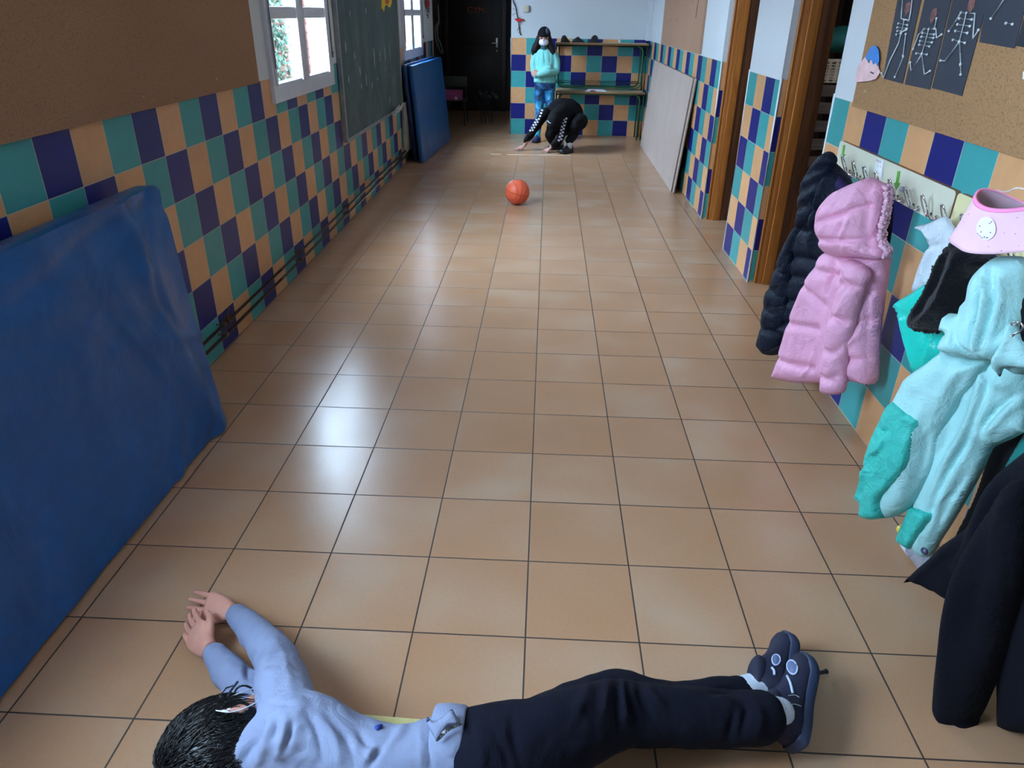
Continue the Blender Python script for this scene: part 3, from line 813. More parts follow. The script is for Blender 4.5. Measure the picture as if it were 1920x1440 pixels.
tag(bobj('dried_bouquet', bm, mat('dim_grey_green', (34, 32, 30), .9), smooth=True), 'dim bunch of dried stems beside the pink box in the passage', 'plant')
# ================================================================ MATS, BOARDS, TABLES, STORE ROOM
from mathutils import noise as mnoise
def fbm(p, s, o=3):
    v = 0; a = 1
    for _ in range(o):
        v += a * mnoise.noise(Vector(p) * s); s *= 2.1; a *= .5
    return v

def slab(name, BL, BR, TR, TL, thick, m, nu=50, nv=34, wr=.006, rnd_edge=.02, folds=None, parent=None):
    """padded slab: front face given by four corners, thickness vector behind; wrinkled cover"""
    BL, BR, TR, TL, thick = map(Vector, (BL, BR, TR, TL, thick))
    N = -thick.normalized(); T = thick.length; nt = 5
    bm = bmesh.new()
    W = (BR - BL).length; H = (TL - BL).length
    def P(u, v, w):
        p = (BL * (1 - u) + BR * u) * (1 - v) + (TL * (1 - u) + TR * u) * v + thick * w
        # rounded edges: pull in near the borders
        eu = min(u, 1 - u) * W; ev = min(v, 1 - v) * H; ew = min(w, 1 - w) * T
        k = 0
        for a, b in ((eu, ev), (eu, ew), (ev, ew)):
            q = max(0, 1 - (a + b) / rnd_edge); k += q * q
        c = (BL + BR + TR + TL) / 4 + thick * .5
        d = (c - p); d.normalize()
        p = p + d * k * rnd_edge * .35
        n = fbm((p.x * 1.3, p.y * 1.0, p.z * 2.0), 3.0, 4)
        p = p + N * wr * n * (1 if w < .5 else .3)
        if folds and w < .5: p = p + N * folds(p, u, v)
        return p
    grid = {}
    def V(i, j, k):
        key = (i, j, k)
        if key not in grid: grid[key] = bm.verts.new(P(i / nu, j / nv, k / nt))
        return grid[key]
    for i in range(nu):
        for j in range(nv):
            bm.faces.new((V(i, j, 0), V(i + 1, j, 0), V(i + 1, j + 1, 0), V(i, j + 1, 0)))
            bm.faces.new((V(i, j, nt), V(i, j + 1, nt), V(i + 1, j + 1, nt), V(i + 1, j, nt)))
    for k in range(nt):
        for i in range(nu):
            bm.faces.new((V(i, 0, k), V(i, 0, k + 1), V(i + 1, 0, k + 1), V(i + 1, 0, k)))
            bm.faces.new((V(i, nv, k), V(i + 1, nv, k), V(i + 1, nv, k + 1), V(i, nv, k + 1)))
        for j in range(nv):
            bm.faces.new((V(0, j, k), V(0, j + 1, k), V(0, j + 1, k + 1), V(0, j, k + 1)))
            bm.faces.new((V(nu, j, k), V(nu, j, k + 1), V(nu, j + 1, k + 1), V(nu, j + 1, k)))
    return bobj(name, bm, m, parent, auto=42)

def vinyl(name, col, rough=.34):
    m, t, b = base_mat(name, srgb(col), rough)
    pos = t.new('ShaderNodeTexCoord').outputs['Object']
    n = t.noise(3.0, 5, .6, pos, .8)
    c = srgb(col)
    t.link(t.ramp(n, [(.3, tuple(x * .82 for x in c[:3]) + (1,)), (.7, tuple(min(1, x * 1.15) for x in c[:3]) + (1,))]), b.inputs['Base Color'])
    b.inputs['Roughness'].default_value = rough
    t.link(t.bump(t.math('ADD', t.noise(4, 3, .5, pos, 2.2), t.math('MULTIPLY', t.noise(14, 2, .5, pos, 1.5), .06)), .10, .05), b.inputs['Normal'])
    return m
M_VINYL = vinyl('blue_vinyl', (18, 86, 150), .29)
M_VINYL_D = vinyl('dark_blue_vinyl', (20, 56, 110))

# ---- near mat
def nf(p, u, v):
    # diagonal creases near the far corner of the cover
    a = .020 * math.exp(-((u - .86 - .10 * (1 - v)) / .035) ** 2)
    a += .010 * math.exp(-((u - .72 - .25 * (1 - v)) / .03) ** 2) * min(1, 2 * (1 - v))
    a -= .008 * math.exp(-((v - .90 - .05 * math.sin(u * 9)) / .03) ** 2)
    a += .004 * math.sin(u * 34 + v * 7 + 2 * math.sin(v * 5)) * v * v
    a += .010 * math.exp(-((u - .80 - .05 * math.sin(v * 6)) / .014) ** 2) * (1 - v) - .010 * math.exp(-((u - .93 - .04 * math.sin(v * 7)) / .012) ** 2) + .008 * math.exp(-((v - .55 + .6 * (u - .75)) / .02) ** 2) * max(0, min(1, (u - .6) * 4))
    return a
t = thing('gym_mat', 'large wrinkled blue vinyl gym mat leaning on the left wall in front', 'gym mat', (-1.25, .1, 0))
o = slab('mat_cover', (-1.262, -.93, .004), (-1.25, 1.067, .004), (-1.392, 1.19, .925), (-1.42, -.80, .93), (-.085, .0, -.004), M_VINYL, 110, 60, folds=nf)
adopt(t, o)
# ---- far mats
t = thing('gym_mat', 'upright blue gym mat leaning before the far window, front one', 'gym mat', (-1.3, 7.5, 0))
o = slab('mat_cover', (-1.325, 6.73, .004), (-1.232, 8.43, .004), (-1.345, 8.55, .985), (-1.415, 6.80, .985), (-.045, 0, -.004), M_VINYL, 30, 24, wr=.004)
adopt(t, o)
t = thing('gym_mat', 'dark blue gym mat behind the front mat by the far window', 'gym mat', (-1.4, 7.0, 0))
o = slab('mat_cover', (-1.415, 6.86, .004), (-1.30, 8.50, .004), (-1.41, 8.6, 1.0), (-1.475, 6.70, 1.0), (-.035, 0, -.003), M_VINYL_D, 30, 24, wr=.004)
adopt(t, o)

# ---- boards leaning on the right wall
M_GREYBOARD = mat('grey_beige_board', (178, 160, 150), .6, var=.03, scale=4)
M_BOARDEDGE = mat('board_edge', (128, 108, 92), .7)
for k, (dx, y0, lb) in enumerate(((0, 5.56, 'large grey beige board leaning on the right wall, front one'), (.0145, 5.49, 'second grey beige board just behind the front leaning board'))):
    bm = bmesh.new()
    P = [(1.208 + dx, y0 + .03, .002), (1.215 + dx, 8.28, .002), (1.278 + dx, 8.15, 1.005), (1.276 + dx, y0 - .06, 1.005)]
    prism(bm, P, (.012 if k == 0 else .010, 0, 0))
    bm.normal_update()
    for f in bm.faces:
        if abs(f.normal.x) < .7: f.material_index = 1
    es = [e for e in bm.edges]
    tag(bobj('board_panel', bm, [M_GREYBOARD, M_BOARDEDGE]), lb, 'board')

# ---- two small green-framed tables stacked
M_GREEN = mat('dark_green_tube', (44, 92, 70), .38, .2, var=.1)
M_TOP = mat('worn_table_laminate', (190, 170, 138), .45, var=.06, scale=6)
M_EDGE = wood_mat('table_edge_wood', (150, 112, 72), (120, 86, 54), 0)
def school_table(label, x0, x1, y0, y1, z0, h):
    t = thing('school_table', label, 'table', ((x0 + x1) / 2, (y0 + y1) / 2, z0))
    bm = bmesh.new(); box(bm, (x0, y0, z0 + h - .022), (x1, y1, z0 + h), .004)
    bm.normal_update()
    for f in bm.faces:
        if abs(f.normal.z) < .5: f.material_index = 1
    ps = [bobj('tabletop', bm, [M_TOP, M_EDGE])]
    zt = z0 + h - .032
    for y in (y0 + .03, y1 - .03):
        for x in (x0 + .012, x1 - .012):
            bm = bmesh.new(); tube(bm, [(x, y, z0), (x, y, zt)], .0105, 10); tube(bm, [(x, y, z0), (x, y, z0 + .012)], .014, 10)
            ps.append(bobj('leg', bm, M_GREEN, smooth=True))
    for y in (y0 + .03, y1 - .03):
        r = .07; a0, a1, zb = x0 + .05, x1 - .06, z0 + (.045 if h < .58 else .30)
        if h < .58:
            pts = [(a0, y, zt), (a0, y, zb + r)] + [(a0 + r - r * math.cos(a), y, zb + r - r * math.sin(a)) for a in (.4, .8, 1.2, 1.57)] + [(a1 - r, y, zb)] + [(a1 - r + r * math.sin(a), y, zb + r - r * math.cos(a)) for a in (.4, .8, 1.2, 1.57)] + [(a1, y, zt - r)] + [(a1 - r + r * math.cos(a), y, zt - r + r * math.sin(a)) for a in (.4, .8, 1.2, 1.57)] + [(a0, y, zt)]
            bm = bmesh.new(); tube(bm, pts[:-1], .0105, 10); ps.append(bobj('looped_frame', bm, M_GREEN, smooth=True))
            bm = bmesh.new(); tube(bm, [(x0 + .012, y, z0 + .105), (a1, y, z0 + .105)], .006, 8); ps.append(bobj('rail', bm, M_GREEN, smooth=True))
        else:
            pts = [(a0, y, z0), (a0, y, zt - r)] + [(a0 + r - r * math.cos(a), y, zt - r + r * math.sin(a)) for a in (.4, .8, 1.2, 1.57)] + [(a1 - r, y, zt)] + [(a1 - r + r * math.sin(a), y, zt - r + r * math.cos(a)) for a in (.4, .8, 1.2, 1.57)] + [(a1, y, z0)]
            bm = bmesh.new(); tube(bm, pts, .0105, 10); ps.append(bobj('looped_frame', bm, M_GREEN, smooth=True))
    bm = bmesh.new(); tube(bm, [(x0 + .012, y0 + .03, zt - .006), (x1 - .012, y0 + .03, zt - .006)], .008, 8); tube(bm, [(x0 + .012, y1 - .03, zt - .006), (x1 - .012, y1 - .03, zt - .006)], .008, 8)
    ps.append(bobj('apron_rail', bm, M_GREEN, smooth=True))
    if h < .58:
        bm = bmesh.new()
        for k in range(5): 
            x = x0 + .2 + k * .2; tube(bm, [(x, y0 + .03, z0 + .105), (x, y1 - .03, z0 + .105)], .004, 6)
        ps.append(bobj('book_rack', bm, M_GREEN, smooth=True))
    adopt(t, *ps); return t
TY0, TY1 = 8.70, 9.04
school_table('green framed wood topped table standing on the floor at the far wall', .115, 1.272, TY0, TY1, 0, .592)
school_table('green framed table stacked on top of the other table at the far wall', .09, 1.262, TY0 + .01, TY1, .593, .57)
ZT = 1.163
# dark blindfold masks and bottle on the upper table
M_BLK = mat('black_cloth', (26, 26, 32), .85)
def arch_strip(bm, pts, w, y, th=.004):
    P = smooth_path([at_y(a, b, y) for a, b in pts], 6)
    rows = []
    for i, p in enumerate(P):
        d = (P[min(i + 1, len(P) - 1)] - P[max(i - 1, 0)]).normalized(); n = Vector((-d.z, 0, d.x))
        rows.append([p + Vector((0, -w, 0)) + n * th, p + Vector((0, w, 0)) + n * th, p + Vector((0, w, 0)) - n * th, p + Vector((0, -w, 0)) - n * th])
    loft(bm, rows)
for pts, w, lb in ((((1051, 76), (1053, 70), (1057, 67.5), (1061, 68.5), (1065, 72.5), (1070, 76)), .06, 'black folded cloth cap on the upper table, leftmost of the three'),
                   (((1071, 76), (1077, 72), (1084, 69.3), (1089, 72), (1097, 75.8)), .055, 'black tent-shaped cloth on the upper table, middle of the three'),
                   (((1100, 76), (1107, 73), (1110, 69), (1115, 66.8), (1120, 68.5), (1123, 74), (1129, 76)), .065, 'black rounded cloth cap on the upper table, rightmost of the three')):
    top = smooth_path([at_y(a, b, 8.85) for a, b in pts], 5); zb = min(p.z for p in top)
    bm = bmesh.new(); rings = []
    for k, sc in ((-1, .25), (-.85, .75), (-.45, .96), (0, 1), (.45, .96), (.85, .75), (1, .25)):
        cx_ = sum(p.x for p in top) / len(top)
        rings.append([Vector((cx_ + (p.x - cx_) * (.7 + .3 * sc), 8.85 + w * k, zb + (p.z - zb) * sc * 1.5)) for p in top] + [Vector((cx_ + (p.x - cx_) * .9, 8.85 + w * k, zb - .001)) for p in reversed(top)])
    loft(bm, rings)
    o = bobj('cloth_cap', bm, M_BLK, smooth=True)
    zmin = min(v.co.z for v in o.data.vertices)
    o.location.z = ZT + .001 - zmin; tag(o, lb, 'cap', 'black caps on the upper table')
t = thing('small_bottle', 'small clear bottle with white cap at the right of the upper table', 'bottle', (.905, 8.86, ZT + .001))
bm = bmesh.new(); lathe(bm, [(.0, 0), (.016, 0), (.018, .004), (.018, .035), (.009, .045), (.009, .05)], c=(.905, 8.86, ZT + .001), seg=16); a = bobj('bottle_body', bm, mat('clear_pinkish_plastic', (190, 185, 190), .2), smooth=True)
bm = bmesh.new(); lathe(bm, [(.0, .0505), (.011, .0505), (.011, .068), (.0, .068)], c=(.905, 8.86, ZT + .001), seg=16); adopt(t, a, bobj('bottle_cap', bm, mat('white_cap', (225, 228, 228), .4), smooth=True))
t = thing('paper_stack', 'white papers with a red corner lying on the lower table', 'papers', (.62, 8.82, .594))
bm = bmesh.new()
for k in range(5): box(bm, (.50 + .01 * k, 8.73 + .005 * k, .5935 + .006 * k), (.78 - .012 * k, 8.93 - .004 * k, .5990 + .006 * k), .0005)
a = bobj('paper_sheets', bm, mat('white_sheets', (205, 212, 225), .7))
bm = bmesh.new(); box(bm, (.56, 8.715, .5935), (.63, 8.728, .606), .001)
adopt(t, a, bobj('red_folder_edge', bm, mat('red_edge', (150, 40, 44), .6)))

# ---- ball
def ball_mat():
    m, t, b = base_mat('orange_ball_rubber', srgb((226, 92, 58)), .5)
    pos = t.new('ShaderNodeTexCoord').outputs['Object']
    t.link(t.ramp(t.noise(5, 3, .5, pos), [(.3, srgb((214, 76, 46))), (.7, srgb((236, 108, 72)))]), b.inputs['Base Color'])
    t.link(t.bump(t.noise(180, 2, .5, pos), .3, .001), b.inputs['Normal'])
    return m
BC = Vector((-.224, 4.95, .1065))
t = thing('basketball', 'orange ball rolling on the tiled floor in mid corridor', 'ball', (BC.x, BC.y, 0))
bm = bmesh.new(); bmesh.ops.create_uvsphere(bm, u_segments=48, v_segments=32, radius=.106, matrix=Matrix.Translation(BC)); a = bobj('ball_skin', bm, ball_mat(), smooth=True)
bm = bmesh.new(); Rb = Matrix.Rotation(.25, 3, 'Y') @ Matrix.Rotation(.35, 3, 'Z')
def circ(f): 
    tube(bm, [BC + Rb @ (Vector(f(k * 2 * math.pi / 60)) * .1062) for k in range(60)], .0016, 6, closed=True)
circ(lambda a: (math.cos(a), 0, math.sin(a))); circ(lambda a: (math.cos(a), math.sin(a), 0)); circ(lambda a: (0, math.cos(a), math.sin(a)))
for s in (-1, 1): circ(lambda a: Vector((s * (.62 - .28 * math.cos(2 * a)), math.cos(a), math.sin(a))).normalized())
adopt(t, a, bobj('ball_seams', bm, mat('ball_seam', (150, 52, 34), .6), smooth=True))

# ---- tape lines on the floor
def tape(name, a, b, w, label, m, breaks=()):
    a, b = Vector(a), Vector(b); d = (b - a); n = Vector((-d.y, d.x, 0)).normalized() * w
    bm = bmesh.new(); prism(bm, [a - n, b - n, b + n, a + n], (0, 0, .0007)); tag(bobj(name, bm, m), label, 'tape')
M_TAPE = mat('pale_masking_tape', (216, 208, 170), .6, var=.08, scale=14)
tape('floor_tape', (-.64, 7.42, .0004), (-.52, 7.425, .0004), .012, 'short pale tape piece on the far floor, left end of the line', M_TAPE)
tape('floor_tape', (-.44, 7.415, .0004), (.31, 7.46, .0004), .012, 'pale masking tape line on the floor before the crouching child', M_TAPE)
a, b = at_z(575, 1343, 0), at_z(835, 1365, 0)
tape('floor_tape', (a.x, a.y - .005, .0004), (b.x, b.y - .005, .0004), .022, 'pale yellow tape strip on the floor beneath the lying child', mat('pale_yellow_tape', (214, 206, 140), .5, var=.05))

# ---- store room shelf seen through the near doorway
M_SHELF = wood_mat('dim_shelf_board', (112, 104, 100), (84, 78, 76), 0, .7)
t = thing('storage_shelf', 'dim slatted storage shelf inside the dark room behind the near doorway', 'shelf', (2.3, 5.1, 0))
ps = []
for z in (.10, .24, .38, .52, .66, .80, .93):
    bm = bmesh.new(); box(bm, (1.86, 4.9, z), (2.75, 4.93, z + .085), .004); box(bm, (1.86, 4.93, z), (2.75, 5.2, z + .012)); ps.append(bobj('shelf_board', bm, M_SHELF))
for x in (1.84, 2.76):
    bm = bmesh.new(); box(bm, (x - .015, 4.9, 0), (x + .015, 5.2, 1.03), .003); ps.append(bobj('upright', bm, M_SHELF))
adopt(t, *ps)
t = thing('crate', 'pale perforated crate on the dark shelf behind the near doorway', 'crate', (2.2, 5.1, .95))
bm = bmesh.new(); z0, z1 = 1.032, 1.185
bm2 = bmesh.new()
for zz in [z0 + k * .0212 for k in range(8)]: box(bm, (1.95, 4.915, zz), (2.72, 4.925, zz + .0105))
for x in [1.95 + k * .0535 for k in range(15)]: box(bm, (x, 4.913, z0), (x + .022, 4.927, z1))
box(bm, (1.95, 4.91, z1), (2.72, 4.93, z1 + .02)); box(bm, (1.95, 4.93, z0), (2.72, 5.19, z0 + .01)); box(bm, (1.95, 5.18, z0), (2.72, 5.19, z1))
box(bm, (1.95, 4.93, z0), (1.96, 5.19, z1)); box(bm, (2.71, 4.93, z0), (2.72, 5.19, z1))
adopt(t, bobj('crate_body', bm, mat('cream_plastic_crate', (196, 190, 178), .6))); bm2.free()
bm = bmesh.new()
loft(bm, [ering((1.93 + .8 * k, 5.1, 1.235 + .07 * math.sin(k * 3)), (0, .16 * s, 0), (0, 0, .05 + .05 * math.sin(k * 2.6)), 16) for k, s in ((0, .2), (.06, .7), (.2, 1), (.5, 1.05), (.8, .95), (.95, .6), (1, .2))])
o = bobj('teal_bag', bm, mat('teal_fabric', (28, 120, 124), .7), smooth=True); tag(o, 'teal cloth bag lying on top of the crate in the dark room', 'bag')
zmin = min(v.co.z for v in o.data.vertices); o.location.z = 1.206 - zmin
# things glimpsed through the far doorway
t = thing('plastic_bag', 'white plastic bag on the floor just inside the far doorway', 'bag', (1.53, 4.62, 0))
bm = bmesh.new(); bmesh.ops.create_uvsphere(bm, u_segments=24, v_segments=16, radius=1, matrix=Matrix.Translation((1.575, 4.80, .115)) @ Matrix.Diagonal((.10, .12, .115, 1)))
for v in bm.verts: v.co += v.co.normalized() * .012 * mnoise.noise(v.co * 18)
for v in bm.verts: v.co.z = max(v.co.z, .002)
adopt(t, bobj('bag_body', bm, mat('white_blue_plastic', (205, 215, 232), .35, var=.12, scale=8), smooth=True))
t = thing('potted_plant', 'green leafy plant glimpsed through the far doorway gap', 'plant', (1.72, 5.4, .35))
bm = bmesh.new(); rnd = random.Random(5); pc = at_y(1390, 190, 5.4)
for k in range(90):
    p = pc + Vector((rnd.uniform(-.02, .12), rnd.uniform(-.06, .06), rnd.uniform(-.10, .08))); s = .03
    q = Matrix.Translation(p) @ Matrix.Rotation(rnd.uniform(0, 6), 4, 'X') @ Matrix.Rotation(rnd.uniform(0, 6), 4, 'Z')
    bm.faces.new([bm.verts.new(q @ Vector(k2)) for k2 in ((0, -s, 0), (.004, 0, s * .4), (0, s, 0), (.004, 0, -s * .4))])
a = bobj('leaves', bm, mat('bright_green_leaf', (30, 130, 70), .5, var=.3, scale=12))
bm = bmesh.new(); lathe(bm, [(.0, 0), (.06, 0), (.08, .12), (.085, .13), (.0, .125)], c=(pc.x + .05, pc.y, pc.z - .22), seg=20); tube(bm, [(pc.x + .05, pc.y, pc.z - .1), (pc.x + .05, pc.y, pc.z)], .006, 6)
adopt(t, a, bobj('pot', bm, mat('pale_pot', (150, 160, 168), .6), smooth=True))
zt = pc.z - .221
t = thing('side_shelf', 'dark low rack with pale papers under the plant behind the far doorway', 'shelf', (1.72, 5.45, 0))
ps = []
for z in (.06, .24, .42, zt - .02):
    bm = bmesh.new(); box(bm, (1.58, 5.25, z), (1.95, 5.65, z + .018), .002); ps.append(bobj('shelf_board', bm, mat('dark_shelf', (44, 42, 44), .6)))
for x in (1.57, 1.95):
    bm = bmesh.new(); box(bm, (x - .01, 5.25, 0), (x + .01, 5.65, zt), .002); ps.append(bobj('upright', bm, mat('dark_shelf_side', (44, 42, 44), .6)))
adopt(t, *ps)
for z, lb in ((.079, 'pale paper stack on the lowest level of the dark rack'), (.259, 'pale paper stack on the middle level of the dark rack'), (.439, 'pale paper stack on the upper level of the dark rack')):
    bm = bmesh.new()
    for k in range(3): box(bm, (1.60, 5.27 + .01 * k, z + .013 * k), (1.80, 5.5, z + .011 + .013 * k), .001)
    tag(bobj('paper_stack', bm, mat('grey_white_paper', (190, 192, 198), .7)), lb, 'papers')
# ================================================================ COATS AND BAGS ON THE RACK
def catmull2(P, n, closed=True):
    return [(v.x, v.y) for v in smooth_path([(a, b, 0) for a, b in P], n, closed)]
def poly_dist(Q, P, closed=False):
    """distance of points Q (N,2) to polyline P, and parameter 0..1 along it"""
    P = np.array(P, float); A = P; B = np.roll(P, -1, 0)
    if not closed: A, B = P[:-1], P[1:]
    L = np.linalg.norm(B - A, axis=1) + 1e-9; cum = np.concatenate([[0], np.cumsum(L)])
    best = np.full(len(Q), 1e9); par = np.zeros(len(Q))
    for i in range(len(A)):
        d = B[i] - A[i]; t = np.clip(((Q - A[i]) @ d) / (L[i] ** 2), 0, 1)
        ds = np.linalg.norm(Q - (A[i] + t[:, None] * d), axis=1)
        m = ds < best; best[m] = ds[m]; par[m] = (cum[i] + t[m] * L[i]) / cum[-1]
    return best, par
def inside(Q, P):
    P = np.array(P); r = np.zeros(len(Q), bool); j = len(P) - 1
    for i in range(len(P)):
        c = ((P[i, 1] > Q[:, 1]) != (P[j, 1] > Q[:, 1])) & (Q[:, 0] < (P[j, 0] - P[i, 0]) * (Q[:, 1] - P[i, 1]) / (P[j, 1] - P[i, 1] + 1e-12) + P[i, 0])
        r ^= c; j = i
    return r

class Plane:
    def __init__(s, org, ang, tilt=0.0):
        a = math.radians(ang); s.o = Vector(org)
        s.D = Vector((-math.sin(a), math.cos(a), 0)); s.N = Vector((-math.cos(a), -math.sin(a), 0))
        s.V = Vector((0, 0, 1))
        if tilt:
            R = Matrix.Rotation(math.radians(tilt), 3, s.D); s.N = R @ s.N; s.V = R @ s.V
    def uv(s, px, py, off=0.0):
        d = ray(px, py); o = s.o + s.N * off
        p = CAM_C + d * ((o - CAM_C).dot(s.N) / d.dot(s.N)) - o
        return (p.dot(s.D), p.dot(s.V))

def garment(name, plane, out, T, R, m, seams=(), folds=(), sp=.010, smooth=5, back=.5, off=0.0, seam_d=.55, seam_w=.016, wr=.004, wr_s=9, base=None, parent=None, wall=None):
    if m in FINE: sp = .0065
    """cloth volume filling a traced outline at its own depth: rounded borders, stitched seams, folds"""
    P = [plane.uv(a, b, off) for a, b in out]
    P = catmull2(P, smooth) if smooth > 1 else P
    # even spacing of the outline
    Pn = []
    for i in range(len(P)):
        a, b = Vector(P[i]), Vector(P[(i + 1) % len(P)]); n = max(1, int((b - a).length / sp))
        for k in range(n): Pn.append(tuple(a + (b - a) * (k / n)))
    P = Pn; A = np.array(P)
    lo, hi = A.min(0), A.max(0); g = []
    for j in range(int((hi[1] - lo[1]) / (sp * .866)) + 1):
        for i in range(int((hi[0] - lo[0]) / sp) + 2):
            g.append((lo[0] + sp * (i + .5 * (j % 2)), lo[1] + sp * .866 * j))
    g = np.array(g); g = g[inside(g, A)]
    if len(g):
        d, _ = poly_dist(g, P, True); g = g[d > sp * .55]
    pts = [Vector(p) for p in P] + [Vector(p) for p in g]
    nb = len(P)
    vs, es, fs, ov, oe, of = geometry.delaunay_2d_cdt(pts, [(i, (i + 1) % nb) for i in range(nb)], [], 1, 1e-5)
    Q = np.array([(v.x, v.y) for v in vs])
    d, _ = poly_dist(Q, P, True)
    h = T * np.sqrt(np.clip(1 - (1 - np.clip(d / R, 0, 1)) ** 2, 0, 1))
    for s in seams:
        sd, _ = poly_dist(Q, [plane.uv(a, b, off) for a, b in s])
        h -= min(T, .03) * seam_d * np.exp(-(sd / seam_w) ** 2) * np.clip(d / .02, 0, 1)
    for f in folds:
        pl, amp, w = f; amp *= 1.5
        fd, fp = poly_dist(Q, catmull2([plane.uv(a, b, off) for a, b in pl], 4, False))
        h += amp * np.exp(-(fd / w) ** 2) * np.sqrt(np.clip(np.sin(np.pi * np.clip(fp, .03, .97)), 0, 1)) * np.clip(d / .015, 0, 1)
    if base is not None:
        bout, bT, bR, boff = base
        Bp = catmull2([plane.uv(a, b, boff) for a, b in bout], 3)
        bd, _ = poly_dist(Q, Bp, True); bin_ = inside(Q, np.array(Bp))
        bd = np.where(bin_, bd, 0)
        h = h + bT * np.sqrt(np.clip(1 - (1 - np.clip(bd / bR, 0, 1)) ** 2, 0, 1)) + (boff - off)
    if wr:
        sd_ = hash(name) % 17 if False else sum(map(ord, name)) % 17
        for i in range(len(Q)):
            u, v = Q[i]
            h[i] += wr * min(1, d[i] / .02) * (mnoise.noise(Vector((u * wr_s, v * wr_s * .6, sd_))) + .5 * mnoise.noise(Vector((u * wr_s * 2.4, v * wr_s * 1.3, sd_ + 4))))
    o = plane.o + plane.N * off
    bnd = d < 1e-6
    verts = []; front = []; backi = []
    for i in range(len(Q)):
        c = o + plane.D * Q[i][0] + plane.V * Q[i][1]
        front.append(len(verts)); verts.append(c + plane.N * h[i])
    for i in range(len(Q)):
        if bnd[i]: backi.append(front[i])
        else:
            c = o + plane.D * Q[i][0] + plane.V * Q[i][1] - plane.N * (abs(h[i]) * back + .001)
            backi.append(len(verts)); verts.append(c)
    if wall is not None:
        for v in verts: v.x = min(v.x, wall)
    faces = [tuple(front[k] for k in f) for f in fs] + [tuple(backi[k] for k in reversed(f)) for f in fs]
    me = bpy.data.meshes.new(name); me.from_pydata([tuple(v) for v in verts], [], faces)
    bm = bmesh.new(); bm.from_mesh(me); bmesh.ops.recalc_face_normals(bm, faces=bm.faces); bm.to_mesh(me); bm.free()
    return finish(name, me, m, None, True)

def cloth(name, col, rough=.6, wr=.12, sheen=.0, weave=260, var=.06, big=14):
    m, t, b = base_mat(name, srgb(col), rough)
    pos = t.new('ShaderNodeTexCoord').outputs['Object']
    c = srgb(col)
    t.link(t.ramp(t.noise(6, 4, .6, pos), [(.3, tuple(x * (1 - var * 1.5) for x in c[:3]) + (1,)), (.7, tuple(min(1, x * (1 + var * 1.5)) for x in c[:3]) + (1,))]), b.inputs['Base Color'])
    hh = t.math('ADD', t.math('MULTIPLY', t.noise(big, 5, .6, pos, 1.8), 1.0), t.math('MULTIPLY', t.noise(weave, 2, .6, pos), .12))
    t.link(t.bump(hh, wr, .03), b.inputs['Normal'])
    if sum(c[:3]) < .12: b.inputs['Specular IOR Level'].default_value = .18
    b.inputs['Sheen Weight'].default_value = sheen
    return m
WX = RX - .022

FINE = []
# ---- navy puffer
PL = Plane((1.16, 1.70, .95), 32)
M_NAVY = cloth('navy_puffer_nylon', (15, 25, 42), .42, .45, big=20)
t = thing('puffer_coat', 'dark navy quilted puffer coat hanging by the doorway behind the pink coat', 'coat', (1.2, 1.7, .07))
ps = []
ps.append(garment('coat_body', PL, [(1553, 300), (1580, 318), (1600, 350), (1640, 480), (1625, 600), (1560, 655), (1510, 650), (1474, 632), (1450, 600), (1446, 560), (1462, 530), (1472, 470), (1494, 425), (1516, 372), (1534, 330)], .075, .07, M_NAVY,
    seams=[[(1480, 478), (1530, 480), (1600, 500)], [(1465, 516), (1520, 515), (1590, 530)], [(1470, 560), (1530, 560), (1590, 570)], [(1465, 603), (1530, 602), (1590, 610)], [(1500, 425), (1560, 430), (1620, 440)], [(1515, 385), (1580, 395), (1610, 400)]],
    folds=[([(1556, 300), (1530, 380), (1505, 450), (1495, 520), (1485, 600)], -.02, .012), ([(1572, 320), (1548, 400), (1540, 470)], .016, .014)], wall=WX))
ps.append(garment('hood', PL, [(1556, 284), (1566, 290), (1570, 302), (1556, 330), (1546, 366), (1536, 395), (1522, 420), (1508, 428), (1494, 424), (1497, 408), (1499, 380), (1503, 352), (1512, 328), (1526, 308), (1543, 288)], .05, .05, M_NAVY,
    seams=[[(1503, 362), (1525, 350), (1548, 335)], [(1500, 392), (1520, 385), (1540, 372)], [(1512, 330), (1530, 325), (1555, 312)]], off=.045, wr=.008))
ps.append(garment('sleeve', PL, [(1478, 455), (1492, 470), (1486, 530), (1480, 590), (1472, 640), (1464, 655), (1454, 664), (1438, 664), (1428, 655), (1422, 644), (1428, 618), (1434, 578), (1440, 545), (1448, 530), (1460, 490)], .05, .05, M_NAVY,
    seams=[[(1445, 540), (1485, 548)], [(1436, 575), (1482, 582)], [(1430, 612), (1476, 622)], [(1455, 500), (1490, 508)]], off=.03))
ps.append(garment('cuff', PL, [(1426, 645), (1466, 645), (1462, 663), (1440, 666), (1428, 658)], .03, .03, mat('black_rib_cuff', (18, 20, 26), .9), off=.04))
ps.append(garment('shoulder_panel', PL, [(1575, 330), (1590, 345), (1602, 352), (1596, 362), (1575, 362), (1567, 350), (1570, 336)], .02, .02, cloth('violet_lining', (44, 32, 78), .6), off=.06, wall=WX - .01))
ps.append(garment('hood_tag', PL, [(1497, 404), (1508, 403), (1508, 408), (1496, 409)], .006, .004, mat('grey_tag', (98, 104, 126), .6), off=.084, smooth=1, sp=.006, wr=0))
adopt(t, *ps)

